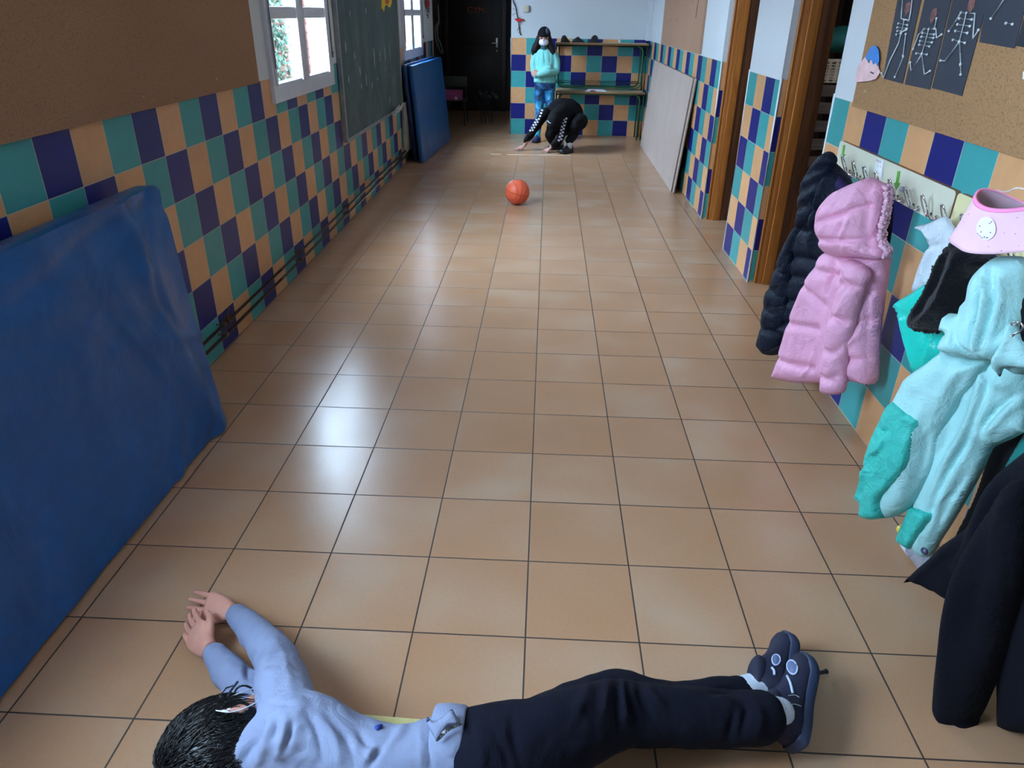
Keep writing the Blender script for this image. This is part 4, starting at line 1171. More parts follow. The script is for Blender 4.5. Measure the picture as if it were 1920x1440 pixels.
# ---- pink puffer
M_PINK = cloth('pink_puffer_nylon', (232, 168, 199), .5, .38, big=20); FINE.append(M_PINK)
PL = Plane((1.14, 1.20, .95), 30)
t = thing('puffer_coat', 'pale pink quilted hooded puffer coat hanging on the long coat rack', 'coat', (1.2, 1.2, .08))
ps = []
ps.append(garment('coat_body', PL, [(1556, 470), (1600, 468), (1662, 478), (1666, 500), (1657, 560), (1650, 620), (1646, 690), (1641, 719), (1622, 717), (1600, 714), (1580, 716), (1545, 717), (1505, 717), (1480, 713), (1459, 705), (1466, 680), (1477, 640), (1490, 598), (1504, 562), (1519, 526), (1538, 495)], .085, .06, M_PINK,
    seams=[[(1516, 527), (1545, 545), (1570, 566)], [(1488, 600), (1530, 606), (1560, 610)], [(1468, 664), (1505, 676), (1548, 682)], [(1606, 597), (1630, 597), (1652, 598)], [(1592, 664), (1620, 668), (1646, 669)], [(1618, 540), (1655, 545)], [(1540, 500), (1600, 512), (1660, 508)]],
    folds=[([(1592, 480), (1588, 510), (1580, 545)], -.012, .008), ([(1640, 485), (1633, 520), (1628, 560)], .010, .010), ([(1596, 620), (1592, 660), (1590, 712)], -.02, .012), ([(1530, 700), (1545, 680), (1556, 655)], .010, .007),
           ([(1652, 520), (1644, 600), (1642, 700)], -.010, .006), ([(1640, 615), (1612, 650), (1600, 665)], .008, .008)], wall=WX, wr=.007, wr_s=14))
ps.append(garment('sleeve', PL, [(1588, 490), (1604, 488), (1625, 500), (1632, 520), (1622, 542), (1613, 575), (1602, 618), (1592, 655), (1588, 690), (1586, 728), (1580, 737), (1564, 740), (1550, 737), (1544, 728), (1544, 690), (1550, 650), (1554, 628), (1560, 595), (1566, 575), (1578, 535)], .055, .05, M_PINK,
    seams=[[(1552, 650), (1575, 660), (1600, 640)], [(1545, 702), (1568, 708), (1590, 700)], [(1562, 595), (1585, 592), (1610, 606)], [(1580, 535), (1600, 530), (1622, 538)]],
    folds=[([(1568, 585), (1590, 600), (1600, 612)], -.007, .006), ([(1600, 560), (1590, 580), (1575, 590)], .006, .006), ([(1592, 505), (1602, 530), (1600, 550)], -.006, .006)], off=.085, wr=.009, wr_s=16))
ps.append(garment('hood', PL, [(1634, 332), (1646, 336), (1656, 342), (1668, 347), (1668, 370), (1665, 390), (1662, 412), (1657, 432), (1656, 450), (1668, 471), (1660, 486), (1620, 484), (1585, 482), (1560, 476), (1552, 468), (1547, 448), (1541, 428), (1542, 405), (1547, 388), (1556, 374), (1572, 358), (1592, 348), (1614, 338)], .105, .09, M_PINK,
    seams=[[(1557, 414), (1585, 405), (1612, 398), (1650, 382)], [(1556, 444), (1600, 444), (1658, 446)], [(1586, 362), (1566, 385), (1554, 410), (1555, 445), (1562, 476)], [(1650, 340), (1653, 380), (1645, 430), (1655, 480)]],
    folds=[([(1612, 345), (1600, 375), (1590, 400)], -.008, .008), ([(1632, 400), (1620, 430), (1605, 450)], .009, .009), ([(1618, 410), (1600, 440)], -.008, .007), ([(1640, 350), (1630, 385), (1622, 400)], .008, .008), ([(1585, 415), (1570, 440)], .008, .009),
           ([(1648, 450), (1640, 465), (1632, 480)], -.006, .006), ([(1620, 450), (1605, 478)], .006, .008)], off=.045, wr=.006, wr_s=16, back=.35, seam_w=.010, seam_d=.65, wall=WX - .02))
rnd = random.Random(11); bm = bmesh.new()
edge = smooth_path([Vector((a, b, 0)) for a, b in ((1668, 349), (1668, 370), (1665, 392), (1661, 414), (1657, 434), (1656, 450), (1662, 462), (1668, 471), (1663, 482))], 14)
for e in edge:
    for q in range(4):
        u, v = PL.uv(e.x + rnd.uniform(-3, 1), e.y, .06); c = PL.o + PL.N * (.06 + rnd.uniform(-.015, .02)) + PL.D * u + PL.V * v
        bmesh.ops.create_icosphere(bm, subdivisions=1, radius=rnd.uniform(.005, .008), matrix=Matrix.Translation(c))
for f in bm.faces: f.smooth = True
fl_ = bobj('fleece_trim', bm, mat('pale_pink_fleece', (222, 176, 198), .95, var=.15, scale=90)); fl_['kind'] = 'stuff'; ps.append(fl_)
ps.append(garment('hood_lining', PL, [(1662, 352), (1674, 356), (1676, 380), (1674, 420), (1670, 450), (1667, 462), (1656, 450), (1656, 400)], .012, .010, cloth('dark_lining', (30, 30, 44), .9), off=.015, wall=WX - .005))
adopt(t, *ps)

FINE.append(None)
# ---- white plastic bag
PL = Plane((1.215, .90, .9), 12)
M_PLAST = base_mat('white_translucent_plastic', srgb((214, 226, 236)), .22)[0]
tp = NT(M_PLAST); pb = M_PLAST.node_tree.nodes['Principled BSDF']; pp = tp.new('ShaderNodeTexCoord').outputs['Object']
tp.link(tp.bump(tp.noise(40, 5, .65, pp, 1.5), .6, .02), pb.inputs['Normal'])
t = thing('plastic_bag', 'crinkled white plastic bag hanging below the end of the long coat rack', 'bag', (1.24, .88, .6))
ps = [garment('bag_body', PL, [(1755, 412), (1775, 405), (1787, 420), (1799, 445), (1795, 470), (1775, 500), (1758, 530), (1735, 545), (1714, 546), (1722, 512), (1738, 470), (1744, 460), (1735, 440), (1716, 426), (1740, 419)], .022, .03, M_PLAST,
    folds=[([(1740, 430), (1755, 445), (1770, 440)], .008, .006), ([(1742, 460), (1760, 462), (1775, 455)], -.009, .006), ([(1762, 440), (1745, 500), (1730, 540)], .007, .008), ([(1778, 430), (1770, 480)], -.006, .006)], wr=.008, wr_s=22, wall=WX, sp=.008)]
adopt(t, *ps)
# ---- teal bag
M_TEALBAG = cloth('glossy_turquoise_plastic', (20, 205, 188), .3, .25)
t = thing('carrier_bag', 'turquoise plastic carrier bag hanging under the white plastic bag', 'bag', (1.24, .8, .4))
PL = Plane((1.20, .82, .7), 18)
ps = [garment('bag_body', PL, [(1677, 571), (1705, 552), (1745, 528), (1790, 520), (1812, 560), (1800, 620), (1780, 660), (1745, 690), (1717, 700), (1705, 660), (1695, 620), (1685, 592)], .028, .04, M_TEALBAG,
    folds=[([(1680, 574), (1697, 588), (1713, 590)], -.012, .008), ([(1712, 590), (1700, 600), (1720, 680)], .006, .012), ([(1752, 610), (1742, 650), (1732, 690)], -.008, .005), ([(1762, 615), (1756, 650), (1745, 680)], .009, .006), ([(1770, 612), (1766, 650)], -.007, .005)], wr=.005, wr_s=14, wall=WX)]
adopt(t, *ps)
# ---- black fleece
PL = Plane((1.15, .66, .8), 28)
M_FLEECE = cloth('black_fleece', (6, 6, 13), .97, .5, weave=400, big=60)
M_FLEECE.node_tree.nodes['Principled BSDF'].inputs['Sheen Weight'].default_value = .15
t = thing('fleece_jacket', 'black fleece garment hanging beneath the pink neck warmer', 'jacket', (1.2, .6, .55))
ps = [garment('fleece_body', PL, [(1798, 440), (1812, 450), (1865, 480), (1872, 500), (1832, 520), (1822, 545), (1812, 582), (1800, 600), (1790, 612), (1765, 622), (1730, 620), (1712, 615), (1706, 600), (1714, 580), (1735, 545), (1752, 508), (1768, 475), (1785, 455)], .05, .05, M_FLEECE,
    folds=[([(1800, 455), (1768, 530), (1728, 600)], -.018, .012), ([(1815, 470), (1780, 560), (1740, 602), (1718, 612)], .012, .010)], wall=WX, wr=.006, wr_s=30)]
rnd = random.Random(3); bm = bmesh.new()
for e in smooth_path([Vector((a, b, 0)) for a, b in ((1796, 445), (1784, 457), (1768, 476), (1752, 509), (1735, 546), (1714, 581), (1706, 600), (1712, 614), (1730, 620), (1760, 622))], 16):
    u, v = PL.uv(e.x + rnd.uniform(-1, 3), e.y + rnd.uniform(-2, 2), .006); c = PL.o + PL.N * .006 + PL.D * u + PL.V * v
    bmesh.ops.create_icosphere(bm, subdivisions=1, radius=rnd.uniform(.004, .008), matrix=Matrix.Translation(c))
for e in ((1768, 484), (1764, 490), (1761, 497), (1763, 502), (1753, 512), (1750, 518), (1757, 506)):
    u, v = PL.uv(e[0] - 4, e[1], .012); c = PL.o + PL.N * .012 + PL.D * u + PL.V * v
    tube(bm, [c, c + Vector((rnd.uniform(-.01, .01), rnd.uniform(0, .02), rnd.uniform(-.01, .015)))], .003, 5)
for f in bm.faces: f.smooth = True
fz = bobj('fuzzy_edge', bm, M_FLEECE); fz['kind'] = 'stuff'; ps.append(fz)
adopt(t, *ps)

# ---- mint coat
M_MINT = cloth('mint_coat_fabric', (158, 208, 208), .6, .4, big=12); FINE.append(M_MINT)
M_MINT2 = cloth('turquoise_coat_patch', (54, 184, 172), .55, .5, big=20); FINE.append(M_MINT2)
M_MINT_IN = cloth('mint_lining', (120, 190, 185), .8, .2)
PL = Plane((1.10, .38, .8), 30)
t = thing('hooded_coat', 'large pale mint hooded coat with turquoise patches hanging on the right wall', 'coat', (1.15, .4, .12))
ps = []
MB_OUT = [(1775, 650), (1830, 655), (1880, 665), (1935, 690), (1935, 800), (1920, 811), (1895, 824), (1867, 837), (1856, 854), (1845, 880), (1827, 912), (1808, 945), (1791, 974), (1772, 1003), (1760, 1023), (1752, 1036), (1742, 1043), (1729, 1038), (1716, 1024), (1703, 1015), (1694, 1004), (1696, 990), (1712, 955), (1720, 925), (1732, 890), (1748, 850), (1770, 800), (1790, 765), (1800, 745), (1780, 700), (1768, 670)]
ps.append(garment('coat_body', PL, [(1775, 650), (1830, 655), (1880, 665), (1935, 690), (1935, 800), (1920, 811), (1895, 824), (1867, 837), (1856, 854), (1845, 880), (1827, 912), (1808, 945), (1791, 974), (1772, 1003), (1760, 1023), (1752, 1036), (1742, 1043), (1729, 1038), (1716, 1024), (1703, 1015), (1694, 1004), (1696, 990), (1712, 955), (1720, 925), (1732, 890), (1748, 850), (1770, 800), (1790, 765), (1800, 745), (1780, 700), (1768, 670)], .05, .05, M_MINT,
    folds=[([(1870, 668), (1862, 730), (1840, 790), (1800, 860), (1770, 930)], .018, .014), ([(1885, 700), (1858, 760), (1830, 830), (1790, 900), (1752, 985)], -.014, .010), ([(1892, 710), (1868, 770), (1840, 830), (1800, 900), (1760, 990)], .010, .007),
           ([(1800, 745), (1786, 800), (1760, 860)], .014, .014), ([(1920, 735), (1890, 762), (1858, 800)], -.012, .007), ([(1930, 745), (1895, 780), (1868, 815)], .010, .010), ([(1868, 668), (1872, 700), (1870, 730)], -.012, .006), ([(1890, 700), (1920, 720)], .012, .02),
           ([(1850, 860), (1815, 920), (1775, 985)], .008, .010), ([(1838, 872), (1800, 930), (1765, 1000)], -.009, .007)], wr=.008, wr_s=12, wall=WX))
SLV = [(1775, 655), (1800, 665), (1850, 672), (1852, 690), (1830, 720), (1806, 745), (1792, 770), (1775, 805), (1758, 850), (1745, 885), (1728, 918), (1708, 950), (1683, 967), (1655, 971), (1632, 962), (1628, 950), (1630, 935), (1619, 928), (1623, 912), (1633, 878), (1642, 840), (1654, 805), (1667, 778), (1680, 752), (1692, 728), (1705, 704), (1735, 683)]
ps.append(garment('sleeve', PL, [(1775, 655), (1800, 665), (1850, 672), (1852, 690), (1830, 720), (1806, 745), (1792, 770), (1775, 805), (1758, 850), (1745, 885), (1728, 918), (1708, 950), (1683, 967), (1655, 971), (1632, 962), (1628, 950), (1630, 935), (1619, 928), (1623, 912), (1633, 878), (1642, 840), (1654, 805), (1667, 778), (1680, 752), (1692, 728), (1705, 704), (1735, 683)], .056, .05, M_MINT,
    folds=[([(1800, 680), (1770, 740), (1750, 800), (1735, 860)], -.010, .016), ([(1790, 700), (1755, 770), (1720, 850), (1700, 900)], .010, .018), ([(1840, 680), (1815, 715), (1795, 750)], -.010, .010), ([(1760, 800), (1740, 880), (1715, 930)], -.012, .010)], off=.045, wr=.012, wr_s=9, wall=WX - .01))
ps.append(garment('elbow_patch', PL, [(1698, 746), (1728, 764), (1752, 779), (1746, 800), (1736, 838), (1726, 868), (1704, 895), (1684, 914), (1674, 932), (1674, 950), (1670, 967), (1640, 966), (1630, 952), (1632, 936), (1621, 928), (1625, 912), (1634, 878), (1643, 842), (1656, 806), (1668, 780), (1679, 756)], .024, .012, M_MINT2, base=(SLV, .056, .05, .045),
    folds=[([(1676, 790), (1688, 800), (1700, 792)], -.010, .006), ([(1665, 840), (1680, 830), (1690, 812)], .012, .008), ([(1640, 870), (1655, 860), (1668, 838)], -.010, .006), ([(1645, 905), (1650, 870), (1662, 850)], .010, .008), ([(1636, 925), (1648, 905), (1650, 880)], -.008, .006)], off=.045, smooth=2, wr=.006, wr_s=22))
ps.append(garment('hem_patch', PL, [(1722, 942), (1764, 955), (1756, 975), (1740, 1002), (1722, 1024), (1704, 1016), (1694, 1004), (1700, 985), (1710, 965)], .018, .012, M_MINT2, base=(MB_OUT, .05, .05, 0.0), off=0.0, smooth=2))
ps.append(garment('hood', PL, [(1858, 488), (1880, 480), (1935, 490), (1938, 560), (1934, 640), (1925, 700), (1890, 690), (1866, 673), (1845, 674), (1815, 672), (1785, 664), (1766, 652), (1768, 640), (1776, 626), (1780, 622), (1768, 618), (1771, 604), (1778, 588), (1800, 588), (1806, 572), (1818, 555), (1823, 530), (1834, 510)], .060, .06, M_MINT,
    folds=[([(1868, 500), (1880, 540), (1876, 590), (1862, 640), (1852, 668)], .022, .012), ([(1862, 520), (1866, 560), (1856, 610), (1848, 655)], -.018, .010), ([(1882, 505), (1892, 550), (1888, 600), (1870, 650)], -.016, .009), ([(1905, 500), (1905, 560), (1890, 620), (1870, 668)], .016, .010),
           ([(1812, 600), (1808, 630), (1825, 655)], .014, .010), ([(1825, 560), (1812, 600), (1800, 650)], -.008, .010), ([(1868, 520), (1890, 530), (1895, 560)], .010, .006), ([(1812, 610), (1822, 640), (1840, 662)], -.012, .006), ([(1770, 655), (1810, 664), (1855, 668)], -.010, .006), ([(1860, 672), (1900, 640), (1930, 620)], .008, .012)], off=.075, wr=.010, wr_s=14, wall=WX - .03))
ps.append(garment('collar_flap', PL, [(1862, 672), (1880, 640), (1888, 610), (1902, 600), (1930, 640), (1940, 690), (1920, 690), (1895, 688), (1882, 692), (1876, 706), (1870, 700)], .03, .03, M_MINT, off=.135, folds=[([(1872, 680), (1890, 650), (1900, 620)], .008, .010)]))
ps.append(garment('hood_lining', PL, [(1918, 560), (1940, 560), (1940, 650), (1920, 640), (1914, 620), (1916, 590)], .02, .015, cloth('near_black_lining', (16, 18, 24), .9), off=.14))
u, v = PL.uv(1744.5, 1028.5, .06); c = PL.o + PL.N * .083 + PL.D * u + PL.V * v
bm = bmesh.new(); lathe(bm, [(0, 0), (.010, 0), (.011, .003), (.008, .006), (0, .006)], seg=18, M=Matrix.Translation(c) @ PL.N.to_track_quat('Z', 'Y').to_matrix().to_4x4())
ps.append(bobj('snap_button', bm, mat('purple_grey_snap', (74, 68, 96), .4, .3), smooth=True))
bm = bmesh.new()
def pp_(x, y, o): u, v = PL.uv(x, y, o); return PL.o + PL.N * o + PL.D * u + PL.V * v
tube(bm, [pp_(*q, .18) for q in ((1894, 607), (1902, 603), (1910, 604), (1906, 609), (1896, 609))], .0022, 7, closed=True)
tube(bm, smooth_path([pp_(*q, .18) for q in ((1893, 628), (1897, 631), (1902, 627), (1912, 622), (1918, 614), (1914, 605))], 4), .002, 7)
ps.append(bobj('metal_toggle', bm, M_CHROME, smooth=True))
adopt(t, *ps)

# ---- pink neck warmer: a real tube of cloth hanging on the rack
t = thing('neck_warmer', 'pink fabric neck warmer with a round pale patch hanging at the top right', 'neck warmer', (1.1, .4, .98))
A_ = Vector((.70, -.71, 0)); B_ = Vector((-.60, -.60, 0))
ct = at_x(1908, 378, 1.085); cb = at_x(1915, 440, 1.10) + Vector((0, 0, -.02))
def nring(k, s=1.0):
    c = ct.lerp(cb, k); ra = .088 + .050 * k; rb = .060 + .042 * k; n = 64; out = []
    for i in range(n):
        a = 2 * math.pi * i / n; w = 1 + .03 * k * math.sin(3 * a + 1) + .05 * k * k * math.sin(7 * a)
        out.append(c + A_ * (math.cos(a) * ra * w * s) + B_ * (math.sin(a) * rb * w * s) + Vector((0, 0, .014 * math.sin(2 * a + .6) + .02 * k * math.cos(a) )))
    for q in out: q.x = min(q.x, WX - .01)
    return out
def shell(rings, m, nm):
    bm = bmesh.new(); loft(bm, rings + rings[:1], caps=False); bmesh.ops.remove_doubles(bm, verts=bm.verts, dist=1e-6); return bobj(nm, bm, m, smooth=True)
def dotted(name, col, dot):
    m = cloth(name, col, .8, .1); t_ = NT(m); b = m.node_tree.nodes['Principled BSDF']; pos = t_.new('ShaderNodeTexCoord').outputs['Object']
    v = t_.new('ShaderNodeTexVoronoi'); v.inputs['Scale'].default_value = 55; v.inputs['Randomness'].default_value = .35; t_.link(pos, v.inputs['Vector'])
    f = t_.math('LESS_THAN', v.outputs['Distance'], .10); src = b.inputs['Base Color'].links[0].from_socket
    t_.link(t_.mix(f, src, srgb(dot)), b.inputs['Base Color']); return m
ks = [.06 + .94 * i / 12 for i in range(13)]
ps = [shell([nring(k) for k in ks] + [nring(k, .955) for k in reversed(ks)], dotted('pink_dotted_jersey', (228, 186, 200), (196, 140, 165)), 'tube')]
kb = [0, .03, .06, .09]
ps.append(shell([nring(k, 1.012) for k in kb] + [nring(k, .945) for k in reversed(kb)], cloth('bright_pink_band', (240, 140, 188), .7), 'top_band'))
ki = [.03 + .95 * i / 10 for i in range(11)]
ps.append(shell([nring(k, .94) for k in ki] + [nring(k, .93) for k in reversed(ki)], cloth('greyish_pink_lining', (170, 138, 152), .9), 'lining'))
# round patch with small ink marks
def on_tube(px, py, lift=.003):
    d = ray(px, py).normalized(); best = None
    me = ps[0].data
    from mathutils.bvhtree import BVHTree
    global _bvh
    try: _bvh
    except NameError: _bvh = BVHTree.FromPolygons([v.co for v in me.vertices], [p.vertices for p in me.polygons])
    hit, n, _, _ = _bvh.ray_cast(CAM_C, d)
    if hit is None: return None
    if n.dot(d) > 0: n = -n
    return hit + n * lift
cen = (1850, 429)
rim = [on_tube(cen[0] + 18 * math.cos(a), cen[1] + 22 * math.sin(a)) for a in [2 * math.pi * k / 28 for k in range(28)]]
mid_ = [on_tube(cen[0] + 9 * math.cos(a), cen[1] + 11 * math.sin(a)) for a in [2 * math.pi * k / 28 for k in range(28)]]
if all(x is not None for x in rim + mid_):
    bm = bmesh.new(); cv = bm.verts.new(on_tube(*cen)); R1 = [bm.verts.new(p) for p in rim]; R2 = [bm.verts.new(p) for p in mid_]
    for k in range(28):
        bm.faces.new((R1[k], R1[(k + 1) % 28], R2[(k + 1) % 28], R2[k])); bm.faces.new((R2[k], R2[(k + 1) % 28], cv))
    ps.append(bobj('round_patch', bm, cloth('pale_lilac_patch', (222, 212, 228), .7), smooth=True))
    bm = bmesh.new()
    for x, y in ((1839, 425), (1858, 437), (1847, 445), (1857, 420), (1860, 417), (1841, 436), (1852, 447)):
        p = on_tube(x, y, .0045); bmesh.ops.create_uvsphere(bm, u_segments=6, v_segments=5, radius=.0012, matrix=Matrix.Translation(p))
    for a, b_ in (((1834, 438), (1842, 447)), ((1842, 447), (1854, 446))):
        tube(bm, [on_tube(*a, .004), on_tube(*b_, .004)], .0006, 5)
    ps.append(bobj('patch_marks', bm, mat('grey_ink', (90, 86, 110), .6)))
bm = bmesh.new(); tube(bm, smooth_path([at_x(1868, 357, 1.12), at_x(1888, 360, 1.10), at_x(1905, 353, 1.08), at_x(1925, 356, 1.06), at_x(1922, 366, 1.05)], 5), .0018, 6)
ps.append(bobj('cord', bm, mat('white_cord', (225, 215, 218), .8), smooth=True))
adopt(t, *ps)

# ---- big dark navy coat in the lower right corner
M_DARK = cloth('dark_navy_wool', (9, 10, 20), .95, .35)
PL = Plane((1.06, .02, .5), 30)
t = thing('long_coat', 'very dark navy coat hanging low in the bottom right corner', 'coat', (1.1, 0, .08))
ps = []
ps.append(garment('coat_body', PL, [(2075, 590), (2030, 640), (1975, 740), (1940, 830), (1920, 848), (1895, 868), (1868, 896), (1850, 930), (1838, 955), (1826, 978), (1805, 1003), (1782, 1022), (1800, 1060), (1850, 1150), (1880, 1250), (1884, 1345), (1900, 1356), (1945, 1368), (2080, 1360), (2150, 1150), (2130, 800), (2100, 620)], .09, .07, M_DARK,
    folds=[([(1930, 850), (1880, 930), (1850, 1020)], .014, .02), ([(1935, 900), (1905, 1050), (1900, 1200)], -.018, .02)], wall=WX))
ps.append(garment('front_flap', PL, [(1850, 945), (1835, 962), (1822, 980), (1800, 1000), (1767, 1022), (1745, 1045), (1724, 1063), (1708, 1078), (1694, 1093), (1712, 1090), (1735, 1100), (1760, 1112), (1784, 1126), (1830, 1120), (1880, 1050), (1885, 980)], .028, .03, M_DARK, off=.05, smooth=2,
    folds=[([(1830, 975), (1790, 1020), (1740, 1065), (1705, 1090)], .008, .006)]))
ps.append(garment('sleeve', PL, [(1900, 900), (1870, 940), (1835, 1000), (1805, 1060), (1786, 1120), (1777, 1180), (1769, 1235), (1763, 1290), (1763, 1320), (1769, 1342), (1790, 1362), (1817, 1377), (1830, 1376), (1836, 1350), (1852, 1320), (1880, 1250), (1910, 1150), (1940, 1050), (1945, 930)], .085, .07, M_DARK,
    folds=[([(1860, 960), (1830, 1050), (1812, 1150), (1800, 1280)], .012, .02), ([(1790, 1340), (1812, 1345), (1832, 1340)], -.008, .008), ([(1900, 960), (1870, 1080), (1850, 1200)], -.012, .02)], off=.09))
adopt(t, *ps)
# dark and teal garments glimpsed between the two coats
PL = Plane((1.262, .16, .5), 2)
t = thing('hanging_jacket', 'black jacket glimpsed between the mint coat and the dark navy coat', 'jacket', (1.2, .2, .3))
ps = [garment('jacket_body', PL, [(1868, 815), (1950, 780), (1950, 1100), (1890, 1130), (1800, 1080), (1785, 1030), (1800, 990), (1830, 930), (1850, 870)], .016, .05, cloth('black_cloth_coat', (16, 17, 22), .9), wall=WX),
      garment('teal_lining', PL, [(1892, 860), (1950, 780), (1950, 900), (1900, 880), (1880, 900)], .008, .02, cloth('teal_lining', (16, 120, 116), .7), off=.018)]
adopt(t, *ps)

# ---- bottle lying on the floor under the mint coat
def lathe_axis(bm, p, d, prof, seg=24, mi=0):
    M = Matrix.Translation(p) @ Vector(d).to_track_quat('Z', 'Y').to_matrix().to_4x4()
    lathe(bm, prof, seg=seg, M=M, mi=mi)
p0 = at_z(1690, 993, .035); p1 = at_z(1745, 1065, .035); dd = (p1 - p0).normalized()
t = thing('drink_bottle', 'clear crinkled plastic bottle with yellow cap lying on the floor under the mint coat', 'bottle', (p0.x, p0.y, 0))
bm = bmesh.new(); lathe_axis(bm, p0, dd, [(0, .014), (.011, .014), (.013, .03), (.03, .055), (.0325, .075), (.029, .10), (.0325, .115), (.030, .14), (.0325, .16), (.0325, .20), (.025, .21), (0, .205)])
gm = base_mat('clear_plastic', srgb((225, 228, 240)), .08)[0]; gm.node_tree.nodes['Principled BSDF'].inputs['Transmission Weight'].default_value = .75; gm.node_tree.nodes['Principled BSDF'].inputs['IOR'].default_value = 1.2
_g = NT(gm); _g.link(_g.bump(_g.noise(60, 3, .6, _g.new('ShaderNodeTexCoord').outputs['Object']), .9, .01), gm.node_tree.nodes['Principled BSDF'].inputs['Normal'])
a = bobj('bottle_body', bm, gm, smooth=True)
bm = bmesh.new(); lathe_axis(bm, p0, dd, [(0, -.006), (.014, -.006), (.0145, .0), (.0145, .0135), (0, .0135)])
b_ = bobj('bottle_cap', bm, mat('yellow_cap', (214, 190, 70), .4), auto=40)
bm = bmesh.new(); lathe_axis(bm, p0, dd, [(.0305, .05), (.0336, .062), (.0336, .092), (.0305, .092)])
adopt(t, a, b_, bobj('bottle_label', bm, mat('white_label', (214, 220, 232), .5), smooth=True))
# ================================================================ PEOPLE
from mathutils.bvhtree import BVHTree
def limb(bm, pts, rad, seg=16, n=6):
    """rounded tapering chain; pts with radii"""
    P = smooth_path(pts, n); m = len(pts) - 1
    R = []
    for i in range(len(P)):
        t_ = i / n; k = min(int(t_), m - 1); f = t_ - k; f = f * f * (3 - 2 * f)
        R.append(rad[k] * (1 - f) + rad[min(k + 1, m)] * f)
    tube(bm, P, R, seg)
    for e, r in ((P[0], R[0]), (P[-1], R[-1])):
        bmesh.ops.create_uvsphere(bm, u_segments=seg, v_segments=10, radius=r * .995, matrix=Matrix.Translation(e))
def ellip(bm, c, ax, ay, az, seg=28):
    """ellipsoid from centre and three half-axis vectors"""
    ax, ay, az = Vector(ax), Vector(ay), Vector(az)
    M = Matrix(((ax.x, ay.x, az.x, c[0]), (ax.y, ay.y, az.y, c[1]), (ax.z, ay.z, az.z, c[2]), (0, 0, 0, 1)))
    bmesh.ops.create_uvsphere(bm, u_segments=seg, v_segments=seg * 2 // 3, radius=1, matrix=M)
def eloft(bm, secs, n=28, p=2.3):
    """loft of ellipse sections (centre, half-vector a, half-vector b), smooth along the way"""
    C = smooth_path([s[0] for s in secs], 5); A = smooth_path([s[1] for s in secs], 5); B = smooth_path([s[2] for s in secs], 5)
    loft(bm, [ering(c, a, b, n, p) for c, a, b in zip(C, A, B)])
def fuse(name, bm, m, voxel, smooth=6, folds=(), wr=0.0, wr_s=12, parent=None, floor=None, disp=None):
    """melt the pieces of bm into one continuous skin, smooth it, press folds (traced as picture polylines) into it"""
    bmesh.ops.recalc_face_normals(bm, faces=bm.faces)
    me = bpy.data.meshes.new(name); bm.to_mesh(me); bm.free()
    o = bpy.data.objects.new('tmp', me); COL.objects.link(o)
    r = o.modifiers.new('r', 'REMESH'); r.mode = 'VOXEL'; r.voxel_size = voxel; r.adaptivity = 0
    s = o.modifiers.new('s', 'SMOOTH'); s.factor = .5; s.iterations = smooth
    dg = bpy.context.evaluated_depsgraph_get(); dg.update()
    me2 = bpy.data.meshes.new_from_object(o.evaluated_get(dg))
    bpy.data.objects.remove(o)
    n = len(me2.vertices); co = np.empty(n * 3); me2.vertices.foreach_get('co', co); co = co.reshape(-1, 3)
    no = np.empty(n * 3); me2.vertices.foreach_get('normal', no); no = no.reshape(-1, 3)
    d = np.zeros(n)
    if folds:
        px = to_px(co); view = np.array(CAM_C) - co; view /= np.linalg.norm(view, axis=1)[:, None]
        fac = np.clip((no * view).sum(1) * 2.5, 0, 1)
        for pl, amp, w in folds:
            fd, fp = poly_dist(px, catmull2(pl, 4, False))
            d += fac * amp * np.exp(-(fd / w) ** 2) * np.sqrt(np.clip(np.sin(np.pi * np.clip(fp, .02, .98)), 0, 1))
    if wr:
        for i in range(n):
            d[i] += wr * (mnoise.noise(Vector(co[i]) * wr_s) + .5 * mnoise.noise(Vector(co[i]) * wr_s * 2.3))
    if disp is not None: d += disp(co, no)
    co = co + no * d[:, None]
    if floor is not None: co[:, 2] = np.maximum(co[:, 2], floor)
    me2.vertices.foreach_set('co', co.ravel()); me2.name = name
    me2.materials.clear()
    return finish(name, me2, m, parent, True)
def bvh_of(o): return BVHTree.FromPolygons([v.co for v in o.data.vertices], [p.vertices for p in o.data.polygons])
def hit(b, px, py, lift=.002):
    d = ray(px, py).normalized(); h, n, _, _ = b.ray_cast(CAM_C, d)
    if h is None: return None, None
    if n.dot(d) > 0: n = -n
    return h + n * lift, n

def skin_mat(name, col):
    m, t, b = base_mat(name, srgb(col), .5)
    pos = t.new('ShaderNodeTexCoord').outputs['Object']; c = srgb(col)
    t.link(t.ramp(t.noise(14, 4, .6, pos), [(.3, (c[0] * .92, c[1] * .84, c[2] * .82, 1)), (.7, (min(1, c[0] * 1.06), c[1] * 1.03, c[2], 1))]), b.inputs['Base Color'])
    b.inputs['Subsurface Weight'].default_value = .12; b.inputs['Subsurface Radius'].default_value = (.012, .005, .003); b.inputs['Subsurface Scale'].default_value = .5
    t.link(t.bump(t.noise(240, 3, .6, pos), .12, .001), b.inputs['Normal'])
    return m

